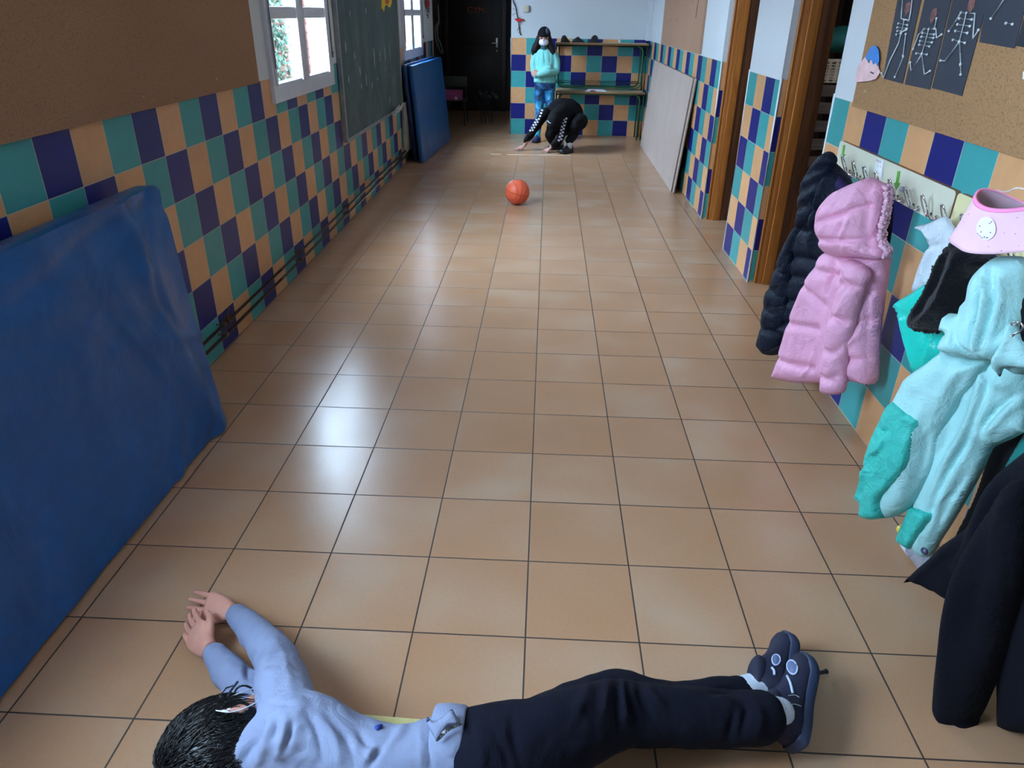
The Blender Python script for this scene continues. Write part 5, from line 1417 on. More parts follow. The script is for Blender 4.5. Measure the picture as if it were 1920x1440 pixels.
def hand(bm, W, d, n, side, L=.145, curl=.25, spread=.10, r=.0070, thumb=1.0, thumb_out=.75):
    """hand pieces: W wrist, d finger direction, n back-of-hand normal, side = direction of the thumb"""
    d, n = Vector(d).normalized(), Vector(n).normalized(); n = (n - d * n.dot(d)).normalized()
    s = d.cross(n); s = s if s.dot(Vector(side)) > 0 else -s
    W = Vector(W); pl = L * .46; pw = L * .235
    # palm
    eloft(bm, [(W - d * .012, s * L * .135, n * L * .10), (W + d * pl * .25, s * pw * .88, n * L * .105), (W + d * pl * .65, s * pw * 1.05, n * L * .09), (W + d * pl, s * pw * 1.02, n * L * .070), (W + d * pl * 1.06, s * pw * .8, n * L * .045)], 18, 2.4)
    for k, (off, fl) in enumerate(((.76, .88), (.26, 1.0), (-.26, .93), (-.74, .72))):
        b0 = W + d * pl * .86 + s * pw * off; ln = L * .54 * fl
        a = spread * (off); dd = (d + s * a).normalized(); pts = [b0]; ang = 0
        for q, f_ in enumerate((.42, .32, .26)):
            ang += curl * (.6 + .5 * q); pts.append(pts[-1] + (dd * math.cos(ang) - n * math.sin(ang)) * ln * f_)
        limb(bm, pts, [r * 1.04, r * 1.02, r * .97, r * .86], 10, 4)
    if thumb:
        t0 = W + d * pl * .22 + s * pw * .55 - n * L * .02
        t1 = t0 + (d * .75 + s * thumb_out - n * .15).normalized() * L * .24; t2 = t1 + (d * .95 + s * thumb_out * .35 - n * .2).normalized() * L * .17; t3 = t2 + (d - n * .2).normalized() * L * .11
        limb(bm, [t0, t1, t2, t3], [r * 1.7, r * 1.35, r * 1.15, r * .85], 10, 4)
    return s

def head(bm, C, up, fw, s=1.0, neck=None):
    """skull, face and ears; C centre of the head at eye height, s = 1 for a child's head"""
    up, fw = Vector(up).normalized(), Vector(fw).normalized(); fw = (fw - up * fw.dot(up)).normalized(); rt = fw.cross(up); C = Vector(C)
    P = lambda r_, f_, u_: C + (rt * r_ + fw * f_ + up * u_) * s
    ellip(bm, P(0, -.008, .018), rt * .072 * s, fw * .088 * s, up * .088 * s)
    ellip(bm, P(0, .012, -.035), rt * .058 * s, fw * .066 * s, up * .066 * s)
    ellip(bm, P(0, .040, -.078), rt * .030 * s, fw * .030 * s, up * .022 * s)
    ellip(bm, P(0, .074, .018), rt * .046 * s, fw * .012 * s, up * .014 * s)
    for q in (-1, 1):
        ellip(bm, P(q * .036, .058, -.028), rt * .021 * s, fw * .018 * s, up * .020 * s)
        ellip(bm, P(q * .073, -.010, -.008), rt * .008 * s + fw * .006 * s, fw * .016 * s, up * .026 * s)
        ellip(bm, P(q * .079, -.016, -.004), rt * .005 * s, fw * .009 * s, up * .024 * s)
    limb(bm, [P(0, .080, .010), P(0, .096, -.022), P(0, .090, -.030)], [.007 * s, .012 * s, .009 * s], 12, 4)
    ellip(bm, P(0, .078, -.052), rt * .023 * s, fw * .009 * s, up * .006 * s); ellip(bm, P(0, .076, -.061), rt * .019 * s, fw * .009 * s, up * .006 * s)
    if neck is not None: limb(bm, [P(0, -.015, -.04), neck], [.046 * s, .048 * s])
    return P, rt, up, fw
def eyes(P, s, parent_list, sc=1.0):
    bm = bmesh.new()
    for q in (-1, 1): ellip(bm, P(q * .031, .071, .0), (.011 * s, 0, 0), (0, .008 * s, 0), (0, 0, .008 * s), 14)
    parent_list.append(bobj('eyes', bm, mat('dark_eye', (38, 28, 26), .25), smooth=True))

def shoe(heel, toe, up, L, w, m_up, m_sole, extra=None):
    """shoe with its sole: heel and toe points on the sole's underside, up = direction of the ankle"""
    heel, toe = Vector(heel), Vector(toe); l = (toe - heel).normalized(); up = Vector(up); up = (up - l * up.dot(l)).normalized(); sd = l.cross(up)
    bm = bmesh.new(); th = .022
    prof = [(0, .55), (.06, .82), (.2, .92), (.42, .86), (.6, .98), (.78, 1.08), (.92, .86), (1, .42)]
    F = lambda x, y, z: heel + l * x * L + sd * y + up * z
    rings = []
    for zz, k in ((0, .94), (.004, 1.02), (th, 1.0), (th + .003, .93)):
        pts = [F(a, w * b_ * k * .5, zz + (.012 * max(0, a - .8) / .2)) for a, b_ in prof] + [F(a, -w * b_ * k * .5, zz + (.012 * max(0, a - .8) / .2)) for a, b_ in reversed(prof)]
        rings.append(smooth_path(pts, 3, True))
    loft(bm, rings); sole = bobj('sole', bm, m_sole, smooth=True)
    bm = bmesh.new()
    secs = [(.00, .30, .060), (.05, .80, .082), (.18, .90, .088), (.34, .84, .078), (.46, .84, .064), (.58, .92, .050), (.74, 1.02, .040), (.88, .88, .032), (.97, .52, .020), (1.0, .2, .010)]
    R_ = []
    for a, ww, hh in secs:
        ring = []
        for k in range(20):
            an = 2 * math.pi * k / 20; y = math.cos(an) * ww * w * .5; z = th - .004 + max(-.002, math.sin(an)) * hh * (1 if math.sin(an) > 0 else .2)
            ring.append(F(a, y, z + .010 * max(0, a - .8) / .2))
        R_.append(ring)
    loft(bm, R_)
    ellip(bm, F(.22, 0, .085), l * .050, sd * w * .36, up * .020)
    upper = bobj('shoe', bm, m_up, smooth=True)
    sole.parent = upper
    return upper, F

def strands(name, P, rt, up, fw, s, n, keep, m, r=.0013, length=.035, seed=1, scale=1.06):
    """hair strands combed over the skull from the crown"""
    rnd = random.Random(seed); bm = bmesh.new(); cnt = 0
    while cnt < n:
        v = Vector((rnd.gauss(0, 1), rnd.gauss(0, 1), rnd.gauss(0, 1))).normalized()
        if not keep(v): continue
        cnt += 1
        pts = []; q = v.copy(); crown = Vector((0, -.45, .9)).normalized()
        t_ = (q - crown); t_ = (t_ - q * t_.dot(q)); t_.normalize(); t_ += Vector((rnd.gauss(0, .35), rnd.gauss(0, .35), rnd.gauss(0, .35)))
        L_ = length * rnd.uniform(.6, 1.2)
        for k in range(4):
            w_ = scale + .03 * rnd.random() * k * .4 + .012 * k
            pts.append(P(q.x * .073 * w_, -.008 + q.y * .089 * w_, .018 + q.z * .090 * w_))
            q = (q + t_ * (L_ / .09) * .33).normalized()
        tube(bm, pts, [r, r, r * .8, r * .3], 4)
    o = bobj(name, bm, m, smooth=True)
    o['kind'] = 'stuff'
    return o
def hair_cap(P, rt, up, fw, keep_planes, m, scale=1.055, name='hair', extra=None, s=1.0):
    bm = bmesh.new(); scale *= s
    ellip(bm, P(0, -.008, .018), rt * .073 * scale, fw * .089 * scale, up * .090 * scale, 36)
    if extra: extra(bm)
    for co, no in keep_planes:
        g = bm.verts[:] + bm.edges[:] + bm.faces[:]
        bmesh.ops.bisect_plane(bm, geom=g, plane_co=co, plane_no=no, clear_outer=True)
        es = [e for e in bm.edges if e.is_boundary]
        if es: bmesh.ops.holes_fill(bm, edges=es)
    for v in bm.verts: v.co += v.normal * .003 * mnoise.noise(v.co * 60)
    return bobj(name, bm, m, smooth=True)
M_HAIR = mat('dark_hair', (12, 10, 13), .42, var=.25, scale=60)

# ---------------------------------------------------------------- the lying boy
def Z(px, py, z): return at_z(px, py, z)
M_SKIN = skin_mat('child_skin', (205, 150, 132))
M_HOOD = cloth('heather_grey_jersey', (126, 136, 164), .85, .22, weave=500, var=.05, big=18)
M_TROU = cloth('navy_jersey_trousers', (11, 13, 27), .95, .3, big=10)
M_SOCK = cloth('pale_sock', (192, 204, 220), .9, .2, weave=600)
M_SHOE = mat('navy_mesh_shoe', (11, 16, 46), .7, var=.15, scale=40)
M_SOLE = mat('slate_blue_sole', (31, 43, 72), .6)
boy = thing('person', 'child lying on the floor in pale grey sweatshirt and navy trousers, hands stretched out', 'person', Z(700, 1420, 0))
UP, FW = Vector((-.96, -.20, .02)), Vector((-.20, .93, -.28))
_rt = FW.cross(UP).normalized(); _ear = Z(437, 1340, .222)
HC = _ear - (FW - UP.normalized() * FW.dot(UP.normalized())).cross(UP).normalized() * .090 + FW.normalized() * .024 + UP.normalized() * .012
bm = bmesh.new()
neck = Z(515, 1408, .15)
Pb, rt_, up_, fw_ = head(bm, HC, UP, FW, 1.20, neck)
shR, elR, wrR = Z(548, 1368, .235), Z(516, 1236, .14), Z(440, 1153, .055)
shL, elL, wrL = Z(515, 1415, .085), Z(468, 1305, .052), Z(400, 1226, .048)
hipR, kneeR, ankR = Z(905, 1432, .19), Z(1150, 1338, .165), Z(1425, 1342, .12)
hipL, kneeL, ankL = Z(900, 1440, .085), Z(1165, 1322, .07), Z(1400, 1298, .055)
limb(bm, [shR, elR, wrR], [.042, .034, .022]); limb(bm, [shL, elL, wrL], [.040, .032, .022])
limb(bm, [hipR, kneeR, ankR], [.060, .040, .024]); limb(bm, [hipL, kneeL - Vector((0, .02, 0)), ankL], [.050, .032, .022])
eloft(bm, [(Z(480, 1405, .15), (0, .05, 0), (0, 0, .07)), (Z(560, 1412, .15), (0, .075, 0), (0, 0, .11)), (Z(700, 1452, .14), (0, .055, 0), (0, 0, .09)), (Z(860, 1438, .135), (0, .08, 0), (0, 0, .105)), (Z(920, 1440, .135), (0, .07, 0), (0, 0, .09))])
hand(bm, Z(428, 1147, .052), Z(357, 1131, .030) - Z(428, 1147, .052), (0.05, -.62, .78), (0, 1, 0), L=.165, curl=.06, spread=.03, r=.0076, thumb_out=.25)
hand(bm, Z(388, 1214, .048), Z(338, 1154, .040) - Z(388, 1214, .048), (-.55, -.50, .62), (.5, .6, 0), L=.165, curl=.12, spread=.03, r=.0076, thumb_out=.6)
body = fuse('body', bm, M_SKIN, .0026, 3, floor=.003)
ps = [body]
# sweatshirt
bm = bmesh.new()
sRs, sRm = Z(552, 1372, .235), Z(532, 1300, .19)
limb(bm, [sRs, sRm, elR, Z(478, 1186, .095), Z(444, 1153, .060)], [.068, .060, .050, .040, .030], 20)
limb(bm, [shL, elL, Z(430, 1262, .05), Z(403, 1228, .047)], [.058, .048, .040, .031], 20)
eloft(bm, [(Z(448, 1432, .150), (0.02, .050, 0), (0, 0, .060)), (Z(482, 1412, .155), (0, .062, 0), (0, 0, .085)), (Z(520, 1408, .155), (0, .085, 0), (0, 0, .125)), (Z(590, 1418, .150), (0, .095, 0), (0, 0, .140)), (Z(680, 1448, .140), (0, .084, 0), (0, 0, .118)),
           (Z(750, 1462, .132), (0, .082, 0), (0, 0, .116)), (Z(835, 1444, .130), (0, .094, 0), (0, 0, .124)), (Z(866, 1440, .130), (0, .094, 0), (0, 0, .122))], 32, 2.3)
swe_f = [([(505, 1205), (485, 1222), (468, 1240)], -.010, 6), ([(520, 1216), (498, 1236), (472, 1252)], .008, 8), ([(475, 1238), (465, 1255), (466, 1275)], -.010, 7), ([(480, 1255), (510, 1262), (540, 1252)], .005, 10), ([(512, 1195), (530, 1225), (540, 1262), (548, 1300)], .004, 8),
         ([(468, 1300), (480, 1306), (472, 1320)], -.010, 6), ([(470, 1325), (500, 1318), (550, 1322)], -.004, 4), ([(492, 1345), (475, 1385), (455, 1430)], -.016, 9), ([(522, 1350), (515, 1370), (510, 1390)], -.008, 6), ([(547, 1352), (542, 1380), (530, 1410)], -.009, 6), ([(506, 1340), (498, 1390), (480, 1440)], .009, 9), ([(535, 1345), (530, 1385), (515, 1430)], .007, 8),
         ([(575, 1335), (595, 1375), (605, 1430)], -.007, 6), ([(590, 1340), (625, 1380), (640, 1440)], .007, 9), ([(610, 1345), (650, 1385), (665, 1440)], -.006, 7), ([(672, 1368), (685, 1390), (700, 1402)], -.010, 7), ([(722, 1395), (705, 1415), (690, 1440)], -.010, 7), ([(690, 1395), (730, 1386), (760, 1385)], -.004, 4), ([(700, 1400), (690, 1425)], .008, 8),
         ([(786, 1358), (790, 1400), (788, 1445)], .004, 7), ([(806, 1350), (808, 1390), (806, 1445)], -.006, 3), ([(760, 1350), (745, 1380), (725, 1395)], .008, 10), ([(430, 1190), (446, 1180)], -.003, 4)]
sw = fuse('sweatshirt', bm, M_HOOD, .0050, 5, swe_f, wr=.0035, wr_s=20, floor=.004)
ps.append(sw)
# ribbed hem, turned-up corners
Hx = Z(866, 1436, .130)
bm = bmesh.new()
def hemring(x, k): return [Vector((x, Hx.y, .132)) + Vector((0, math.cos(a) * .098 * k, math.sin(a) * .126 * k)) for a in [2 * math.pi * i / 40 for i in range(40)]]
x0 = Z(812, 1434, .13).x; x1 = Z(872, 1436, .13).x
hr = [hemring(x0, .99), hemring(x0 + .004, 1.03), hemring((x0 + x1) / 2, 1.05), hemring(x1 - .004, 1.03), hemring(x1, 1.0), hemring(x1, .95), hemring(x0, .95)]
for ring in hr:
    for q in ring: q.z = max(q.z, .006)
loft(bm, hr + hr[:1], caps=False); bmesh.ops.remove_doubles(bm, verts=bm.verts, dist=1e-6)
ps.append(bobj('hem_band', bm, M_HOOD, smooth=True))
PLb = Plane(hit(bvh_of(ps[-1]), 835, 1362, .004)[0], 90); PLb.D = Vector((1, 0, 0)); PLb.N = Vector((0, -.45, .89)); PLb.V = Vector((0, .89, .45))
ps.append(garment('hem_corner', PLb, [(815, 1385), (800, 1355), (802, 1344), (812, 1352), (826, 1346), (838, 1336), (848, 1329), (854, 1340), (862, 1350), (860, 1358), (845, 1362), (832, 1374), (820, 1390)], .006, .010, M_HOOD, sp=.007, wr=.002, wr_s=30))
ps.append(garment('shirt_edge', PLb, [(818, 1386), (836, 1366), (862, 1356), (864, 1360), (842, 1371), (824, 1388)], .003, .004, mat('white_undershirt', (150, 152, 160), .8), sp=.006, off=.012, wr=0))
ps.append(garment('shirt_print', PLb, [(702, 1362), (712, 1357), (718, 1360), (714, 1370), (708, 1376), (701, 1370)], .012, .01, mat('royal_blue_print', (26, 60, 140), .7), sp=.006, off=-.02, wr=0))
# trousers
bm = bmesh.new()
eloft(bm, [(Z(845, 1434, .132), (0, .086, 0), (0, 0, .114)), (Z(900, 1432, .138), (0, .098, 0), (0, 0, .124)), (Z(960, 1420, .145), (.01, .095, 0), (0, 0, .118)), (Z(1010, 1400, .15), (.01, .08, 0), (0, 0, .10))], 28, 2.2)
limb(bm, [Z(915, 1428, .18), Z(1030, 1386, .178), Z(1140, 1342, .165), Z(1200, 1340, .15), Z(1300, 1344, .135), Z(1385, 1346, .125), Z(1425, 1344, .122)], [.092, .086, .074, .066, .062, .060, .056], 22)
limb(bm, [Z(915, 1432, .095), Z(1030, 1370, .09), Z(1150, 1312, .075), Z(1230, 1322, .068), Z(1310, 1318, .062), Z(1385, 1302, .055)], [.085, .078, .066, .058, .052, .044], 22)
tro_f = [([(1112, 1278), (1095, 1310), (1075, 1350)], .006, 10), ([(1160, 1275), (1158, 1320), (1162, 1380)], -.012, 8), ([(1176, 1275), (1180, 1320), (1195, 1360)], -.012, 6), ([(1168, 1274), (1170, 1310), (1176, 1350)], .010, 6), ([(1140, 1272), (1135, 1310), (1128, 1350)], .007, 8), ([(1195, 1285), (1208, 1320), (1225, 1350)], -.008, 7),
         ([(1210, 1285), (1230, 1310), (1250, 1330)], .007, 8), ([(960, 1340), (965, 1390), (980, 1440)], -.006, 9), ([(900, 1390), (905, 1420), (905, 1445)], .006, 9), ([(930, 1380), (950, 1420), (955, 1445)], -.005, 7), ([(1360, 1300), (1385, 1310), (1400, 1330), (1390, 1380)], -.010, 8), ([(1415, 1310), (1425, 1340), (1420, 1380)], .007, 9),
         ([(1330, 1300), (1370, 1292), (1390, 1298)], -.008, 6), ([(1240, 1290), (1280, 1298), (1320, 1300)], .005, 8), ([(1380, 1330), (1372, 1360), (1365, 1392)], -.008, 8), ([(870, 1352), (880, 1370), (890, 1385)], -.006, 6), ([(1020, 1320), (1060, 1330), (1100, 1330)], .005, 14)]
tr = fuse('trousers', bm, M_TROU, .0055, 6, tro_f, wr=.004, wr_s=14, floor=.004)
ps.append(tr)
# socks, shoes
bm = bmesh.new(); limb(bm, [Z(1405, 1340, .122), Z(1438, 1334, .120), Z(1462, 1335, .116)], [.038, .034, .032], 18); ps.append(bobj('sock', bm, M_SOCK, smooth=True))
bm = bmesh.new(); limb(bm, [Z(1382, 1300, .058), Z(1418, 1288, .056), Z(1440, 1282, .056)], [.036, .034, .034], 18); ps.append(bobj('sock', bm, M_SOCK, smooth=True))
M_OVAL, M_OVALRIM = mat('grey_toe_patch', (88, 104, 142), .5), mat('pale_piping', (178, 190, 222), .5)
for (h, t2, upv, tilt) in ((Z(1500, 1408, .060), Z(1520, 1240, .085), Vector((-.92, -.1, .36)), 0), (Z(1478, 1322, .045), Z(1484, 1224, .050), Vector((-.94, .05, .30)), 1)):
    up2, F = shoe(h, t2, upv, .245 if tilt == 0 else .205, .086, M_SHOE, M_SOLE)
    b = bvh_of(up2)
    ovs = ((1486, 1252, 9, 13.5, -.25),) if tilt == 0 else ((1455, 1238, 7.5, 10, .1),)
    for cx_, cy_, rx, ry, ro in ovs:
        pts = []
        for k in range(24):
            a = 2 * math.pi * k / 24; x, y = rx * math.cos(a), ry * math.sin(a); pts.append(hit(b, cx_ + x * math.cos(ro) - y * math.sin(ro), cy_ + x * math.sin(ro) + y * math.cos(ro), .0018)[0])
        c_, n_ = hit(b, cx_, cy_, .003)
        if c_ is not None and all(p is not None for p in pts):
            bm = bmesh.new(); cv = bm.verts.new(c_ + n_ * .002); V_ = [bm.verts.new(p) for p in pts]
            for k in range(24): bm.faces.new((V_[k], V_[(k + 1) % 24], cv))
            q = bobj('toe_patch', bm, M_OVAL); q.parent = up2
            bm = bmesh.new(); tube(bm, pts, .0019, 6, closed=True); q = bobj('toe_piping', bm, M_OVALRIM, smooth=True); q.parent = up2
    lines = [[(1476, 1268), (1482, 1282), (1486, 1300)], [(1478, 1305), (1490, 1304), (1498, 1308)], [(1478, 1322), (1490, 1321), (1502, 1325)]] if tilt == 0 else [[(1446, 1252), (1451, 1258), (1452, 1266)]]
    for k, ln in enumerate(lines):
        pts = [hit(b, *q, .0015)[0] for q in ln]
        if all(p is not None for p in pts):
            bm = bmesh.new(); tube(bm, smooth_path(pts, 4), .0032 if k == 0 else .0011, 6); q = bobj('side_stripe', bm, M_OVALRIM if k == 0 else mat('thin_thread', (150, 160, 170), .5), smooth=True); q.parent = up2
    if tilt == 0:
        c_, n_ = hit(b, 1469, 1347, .001)
        if c_ is not None:
            bm = bmesh.new(); ellip(bm, c_, (.006, 0, 0), (0, .004, 0), n_ * .002, 12); q = bobj('small_logo', bm, M_OVALRIM, smooth=True); q.parent = up2
    ps.append(up2)
bm = bmesh.new(); q0 = Z(1522, 1268, .05); q1 = Z(1535, 1262, .03); q2 = Z(1549, 1259, .012)
tube(bm, smooth_path([q0, q1, q2], 4), [.004] * 4 + [.005] * 4 + [.007], 8); ps.append(bobj('shoe_tab', bm, mat('black_rubber_tab', (28, 30, 36), .6), smooth=True))
# hair
planes = [(Pb(0, .072, .02), (fw_ * .9 + up_ * -.25).normalized()), (Pb(0, -.01, -.045), (-up_ + fw_ * .42).normalized())]
def nape(bm_):
    ellip(bm_, Pb(0, -.045, -.035), rt_ * .066, fw_ * .048, up_ * .058)
hc = hair_cap(Pb, rt_, up_, fw_, [(Pb(0, .070, .035), (fw_ * .92 - up_ * .38).normalized()), (Pb(0, .012, -.030), (fw_ * .75 - up_ * .66).normalized())], M_HAIR, 1.12, extra=nape, s=1.20)
ps.append(hc)
ps.append(strands('hair_strands', Pb, rt_, up_, fw_, 1.2, 3000, lambda v: v.y < .62 and (v.y * .75 - v.z * .66) < .22, M_HAIR, r=.0012, length=.038, seed=2, scale=1.135))
# glasses and mask straps around the visible ear
bbody = bvh_of(body)
M_GL = mat('black_glasses_frame', (18, 22, 34), .35)
E_ = lambda r_, f_, u_: Pb(r_, f_, u_)
bm = bmesh.new()
tube(bm, [E_(.080, -.012, .012), E_(.079, .04, .008), E_(.070, .086, .004)], .0026, 8)
for q in (-1, 1): tube(bm, [E_(q * .034 + .026 * math.cos(a), .098 - .010 * abs(math.cos(a)) * (1 if q else 1), -.004 + .018 * math.sin(a)) for a in [2 * math.pi * k / 22 for k in range(22)]], .0024, 8, closed=True)
tube(bm, [E_(-.010, .100, 0), E_(.010, .100, 0)], .0022, 8); tube(bm, [E_(-.080, -.012, .012), E_(-.079, .04, .008), E_(-.062, .090, .004)], .0026, 8)
tube(bm, [E_(.080, .03, .022), E_(.076, .06, .018), E_(.062, .088, .013)], .0018, 8)
ps.append(bobj('glasses', bm, M_GL, smooth=True))
bm = bmesh.new()
tube(bm, smooth_path([E_(.064, .070, -.030), E_(.078, .03, .0), E_(.083, -.010, .018), E_(.088, -.026, .008), E_(.087, -.030, -.012), E_(.082, -.012, -.034), E_(.066, .04, -.058)], 6), .0013, 7)
ps.append(bobj('mask_strap', bm, mat('white_elastic', (215, 218, 228), .7), smooth=True))
bm = bmesh.new(); c_ = E_(.089, -.029, -.002); 
for a_ in ((0, 0), (.006, .003), (-.004, .006)): ellip(bm, c_ + up_ * a_[0] + fw_ * a_[1], rt_ * .0015, fw_ * .0025, up_ * .004, 10)
ps.append(bobj('strap_clip', bm, mat('white_clip', (205, 215, 235), .5), smooth=True))
bm = bmesh.new()
eloft(bm, [(E_(0, .082, -.010), rt_ * .030, up_ * .010), (E_(0, .088, -.035), rt_ * .056, up_ * .034), (E_(0, .100, -.040), rt_ * .040, up_ * .030), (E_(0, .110, -.040), rt_ * .018, up_ * .016)], 22)
ps.append(bobj('face_mask', bm, mat('white_mask', (205, 215, 228), .7), smooth=True))
ps.append(None); ps = [p for p in ps if p is not None]
adopt(boy, *ps)

# ---------------------------------------------------------------- the standing girl
GY = 8.58
def G(px, py, dy=0.0): return at_y(px, py, GY + dy)
M_SKIN2 = skin_mat('child_skin_pale', (196, 150, 138))
M_AQUA = cloth('aqua_fleece', (128, 205, 200), .85, .3, weave=300, big=30)
def legging_mat():
    m, t, b = base_mat('blue_cloud_leggings', rough=.6)
    pos = t.new('ShaderNodeTexCoord').outputs['Object']
    t.link(t.ramp(t.noise(9, 4, .65, pos, .8), [(.34, srgb((8, 16, 44))), (.46, srgb((12, 76, 128))), (.58, srgb((20, 130, 178))), (.70, srgb((120, 190, 196)))]), b.inputs['Base Color'])
    return m
girl = thing('person', 'standing child with crossed arms, black cap, white mask, aqua jacket and patterned blue leggings', 'person', (G(1019, 265).x, GY - .1, 0))
bm = bmesh.new(); ps = []
gs = .94
HCg = G(1020, 71, -.02)
Pg, rg, ug, fg = head(bm, HCg, (0.02, -.10, 1), (-.02, -1, -.18), gs, G(1021, 97))
LS, RS = G(1004, 99), G(1040, 99)           # viewer's left / right shoulder
hipA, hipB = G(1013, 160), G(1029, 160)
knA, knB = G(1011, 206, -.03), G(1031, 204, -.03)
ftA, ftB = Vector((G(1008, 262).x, 8.44, .07)), Vector((G(1032, 258).x, 8.52, .07))
limb(bm, [LS, G(1001, 136, -.02)], [.04, .032]); limb(bm, [RS, G(1045, 132, -.02)], [.04, .032])
limb(bm, [G(1001, 136, -.02), G(1030, 127, -.12)], [.03, .022]); limb(bm, [G(1045, 132, -.02), G(1004, 138, -.14)], [.03, .022])
limb(bm, [hipA, knA, ftA], [.062, .044, .03]); limb(bm, [hipB, knB, ftB], [.062, .044, .03])
eloft(bm, [(G(1021, 96), (.07, 0, 0), (0, .05, 0)), (G(1021, 115), (.10, 0, 0), (0, .07, 0)), (G(1021, 140), (.095, 0, 0), (0, .07, 0)), (G(1021, 162), (.105, 0, 0), (0, .075, 0))])
hand(bm, G(1011, 138.5, -.15), (-1, -.1, .1), (.1, -1, .2), (0, 0, 1), L=.12, curl=.35, r=.0066)
hand(bm, G(1028, 128, -.12), (.8, .6, .0), (0, -1, .1), (0, 0, 1), L=.10, curl=.5, r=.0064)
ps.append(fuse('body', bm, M_SKIN2, .0045, 3))
bm = bmesh.new()
eloft(bm, [(G(1021, 91), (.058, 0, 0), (0, .052, 0)), (G(1021, 97), (.115, 0, 0), (0, .07, 0)), (G(1021, 112), (.135, 0, 0), (0, .088, 0)), (G(1021, 135), (.128, 0, 0), (0, .09, 0)), (G(1021, 148), (.138, 0, 0), (0, .095, 0)), (G(1021, 154.5), (.136, 0, 0), (0, .095, 0))], 30)
limb(bm, [G(1005, 101), G(1001, 118, -.01), G(1002, 135, -.03), G(1004, 139, -.06)], [.052, .047, .045, .043]); limb(bm, [G(1004, 138, -.05), G(1016, 134, -.12), G(1030, 128, -.12)], [.044, .040, .036])
limb(bm, [G(1038, 101), G(1043, 116, -.01), G(1043, 130, -.03), G(1041, 135, -.06)], [.052, .048, .046, .044]); limb(bm, [G(1041, 134, -.06), G(1026, 136.5, -.15), G(1011, 139, -.16)], [.044, .040, .034])
ps.append(fuse('jacket', bm, M_AQUA, .006, 3, [([(1020, 93), (1021, 110), (1022, 124)], -.008, 1.6), ([(1013, 95), (1012, 110), (1010, 124)], -.006, 2), ([(1030, 96), (1031, 110), (1030, 122)], -.007, 2.2), ([(1021, 143), (1020, 150), (1019, 156)], -.008, 1.4), ([(1004, 118), (1010, 124), (1012, 128)], -.008, 2), ([(1006, 141), (1014, 146), (1020, 152)], .006, 2.4), ([(1036, 140), (1030, 146), (1024, 150)], -.005, 2)], wr=.004, wr_s=24))
bm = bmesh.new(); lathe(bm, [(.045, -.02), (.052, -.015), (.054, .02), (.047, .03), (.044, .0)], c=tuple(G(1021, 91, -.01)), seg=24); ps.append(bobj('jacket_collar', bm, mat('dark_teal_collar', (30, 88, 96), .8), smooth=True))
bm = bmesh.new()
eloft(bm, [(G(1021, 152), (.12, 0, 0), (0, .085, 0)), (G(1021, 160), (.128, 0, 0), (0, .09, 0)), (G(1021, 167), (.122, 0, 0), (0, .085, 0))])
limb(bm, [G(1013, 165), G(1011, 185, -.01), knA, Vector(((knA.x + ftA.x) / 2, (knA.y + ftA.y) / 2, .22)), ftA + Vector((0, 0, .03))], [.074, .066, .052, .048, .036]); limb(bm, [G(1030, 165), G(1031, 185, -.01), knB, Vector(((knB.x + ftB.x) / 2, (knB.y + ftB.y) / 2, .22)), ftB + Vector((0, 0, .03))], [.074, .066, .052, .048, .036])
ps.append(fuse('leggings', bm, legging_mat(), .006, 4, wr=.003, wr_s=20))
M_CYANS = mat('cyan_sock', (60, 178, 205), .8); M_BSH = mat('navy_shoe_cloth', (34, 44, 92), .6)
for f_, dx in ((ftA, -.25), (ftB, .2)):
    bm = bmesh.new(); limb(bm, [f_ + Vector((0, 0, .06)), f_ + Vector((0, -.005, -.01))], [.036, .034]); ps.append(bobj('sock', bm, M_CYANS, smooth=True))
    hl = Vector((f_.x - dx * .05, f_.y + .055, .0)); u_, F_ = shoe(hl, hl + Vector((dx * .2, -.2, 0)), (0, 0, 1), .21, .085, M_BSH, mat('dark_sole', (30, 34, 56), .6)); ps.append(u_)
# hair: long, over the shoulders; black swim-style cap; mask
bm = bmesh.new()
ellip(bm, Pg(0, -.014, .010), rg * .078, fg * .084, ug * .088)
for sx in (-1, 1):
    limb(bm, [Pg(sx * .060, -.012, .0), Pg(sx * .078, -.004, -.06), Pg(sx * .100, .008, -.115), Pg(sx * .122, .025, -.165), Pg(sx * .132, .035, -.195)], [.038, .042, .046, .040, .018], 14)
    limb(bm, [Pg(sx * .030, -.06, -.02), Pg(sx * .05, -.06, -.10), Pg(sx * .06, -.05, -.18)], [.045, .05, .03], 14)
def hd(co, no): return np.array([.004 * mnoise.noise(Vector((c[0] * 90, c[1] * 90, c[2] * 9))) for c in co])
hb = fuse('hair', bm, mat('dark_brown_long_hair', (30, 18, 20), .6, var=.3, scale=40, spec=.2), .005, 2, disp=hd)
# keep the face clear: trim hair in front of the face
bm = bmesh.new(); bm.from_mesh(hb.data)
dl = [v for v in bm.verts if (v.co - Pg(0, 0, 0)).dot(fg) > .040 and abs((v.co - Pg(0, 0, 0)).dot(rg)) < .058 and (v.co - Pg(0, 0, 0)).dot(ug) > -.09]
bmesh.ops.delete(bm, geom=dl, context='VERTS'); bm.to_mesh(hb.data); bm.free(); ps.append(hb)
bm = bmesh.new(); ellip(bm, Pg(0, -.006, .034), rg * .082, fg * .100, ug * .096, 36)
bmesh.ops.bisect_plane(bm, geom=bm.verts[:] + bm.edges[:] + bm.faces[:], plane_co=Pg(0, 0, .034), plane_no=(-ug - fg * .12).normalized(), clear_outer=True)
bmesh.ops.holes_fill(bm, edges=[e for e in bm.edges if e.is_boundary]); ps.append(bobj('cap', bm, mat('black_cap_cloth', (12, 13, 22), .8, spec=.2), smooth=True))
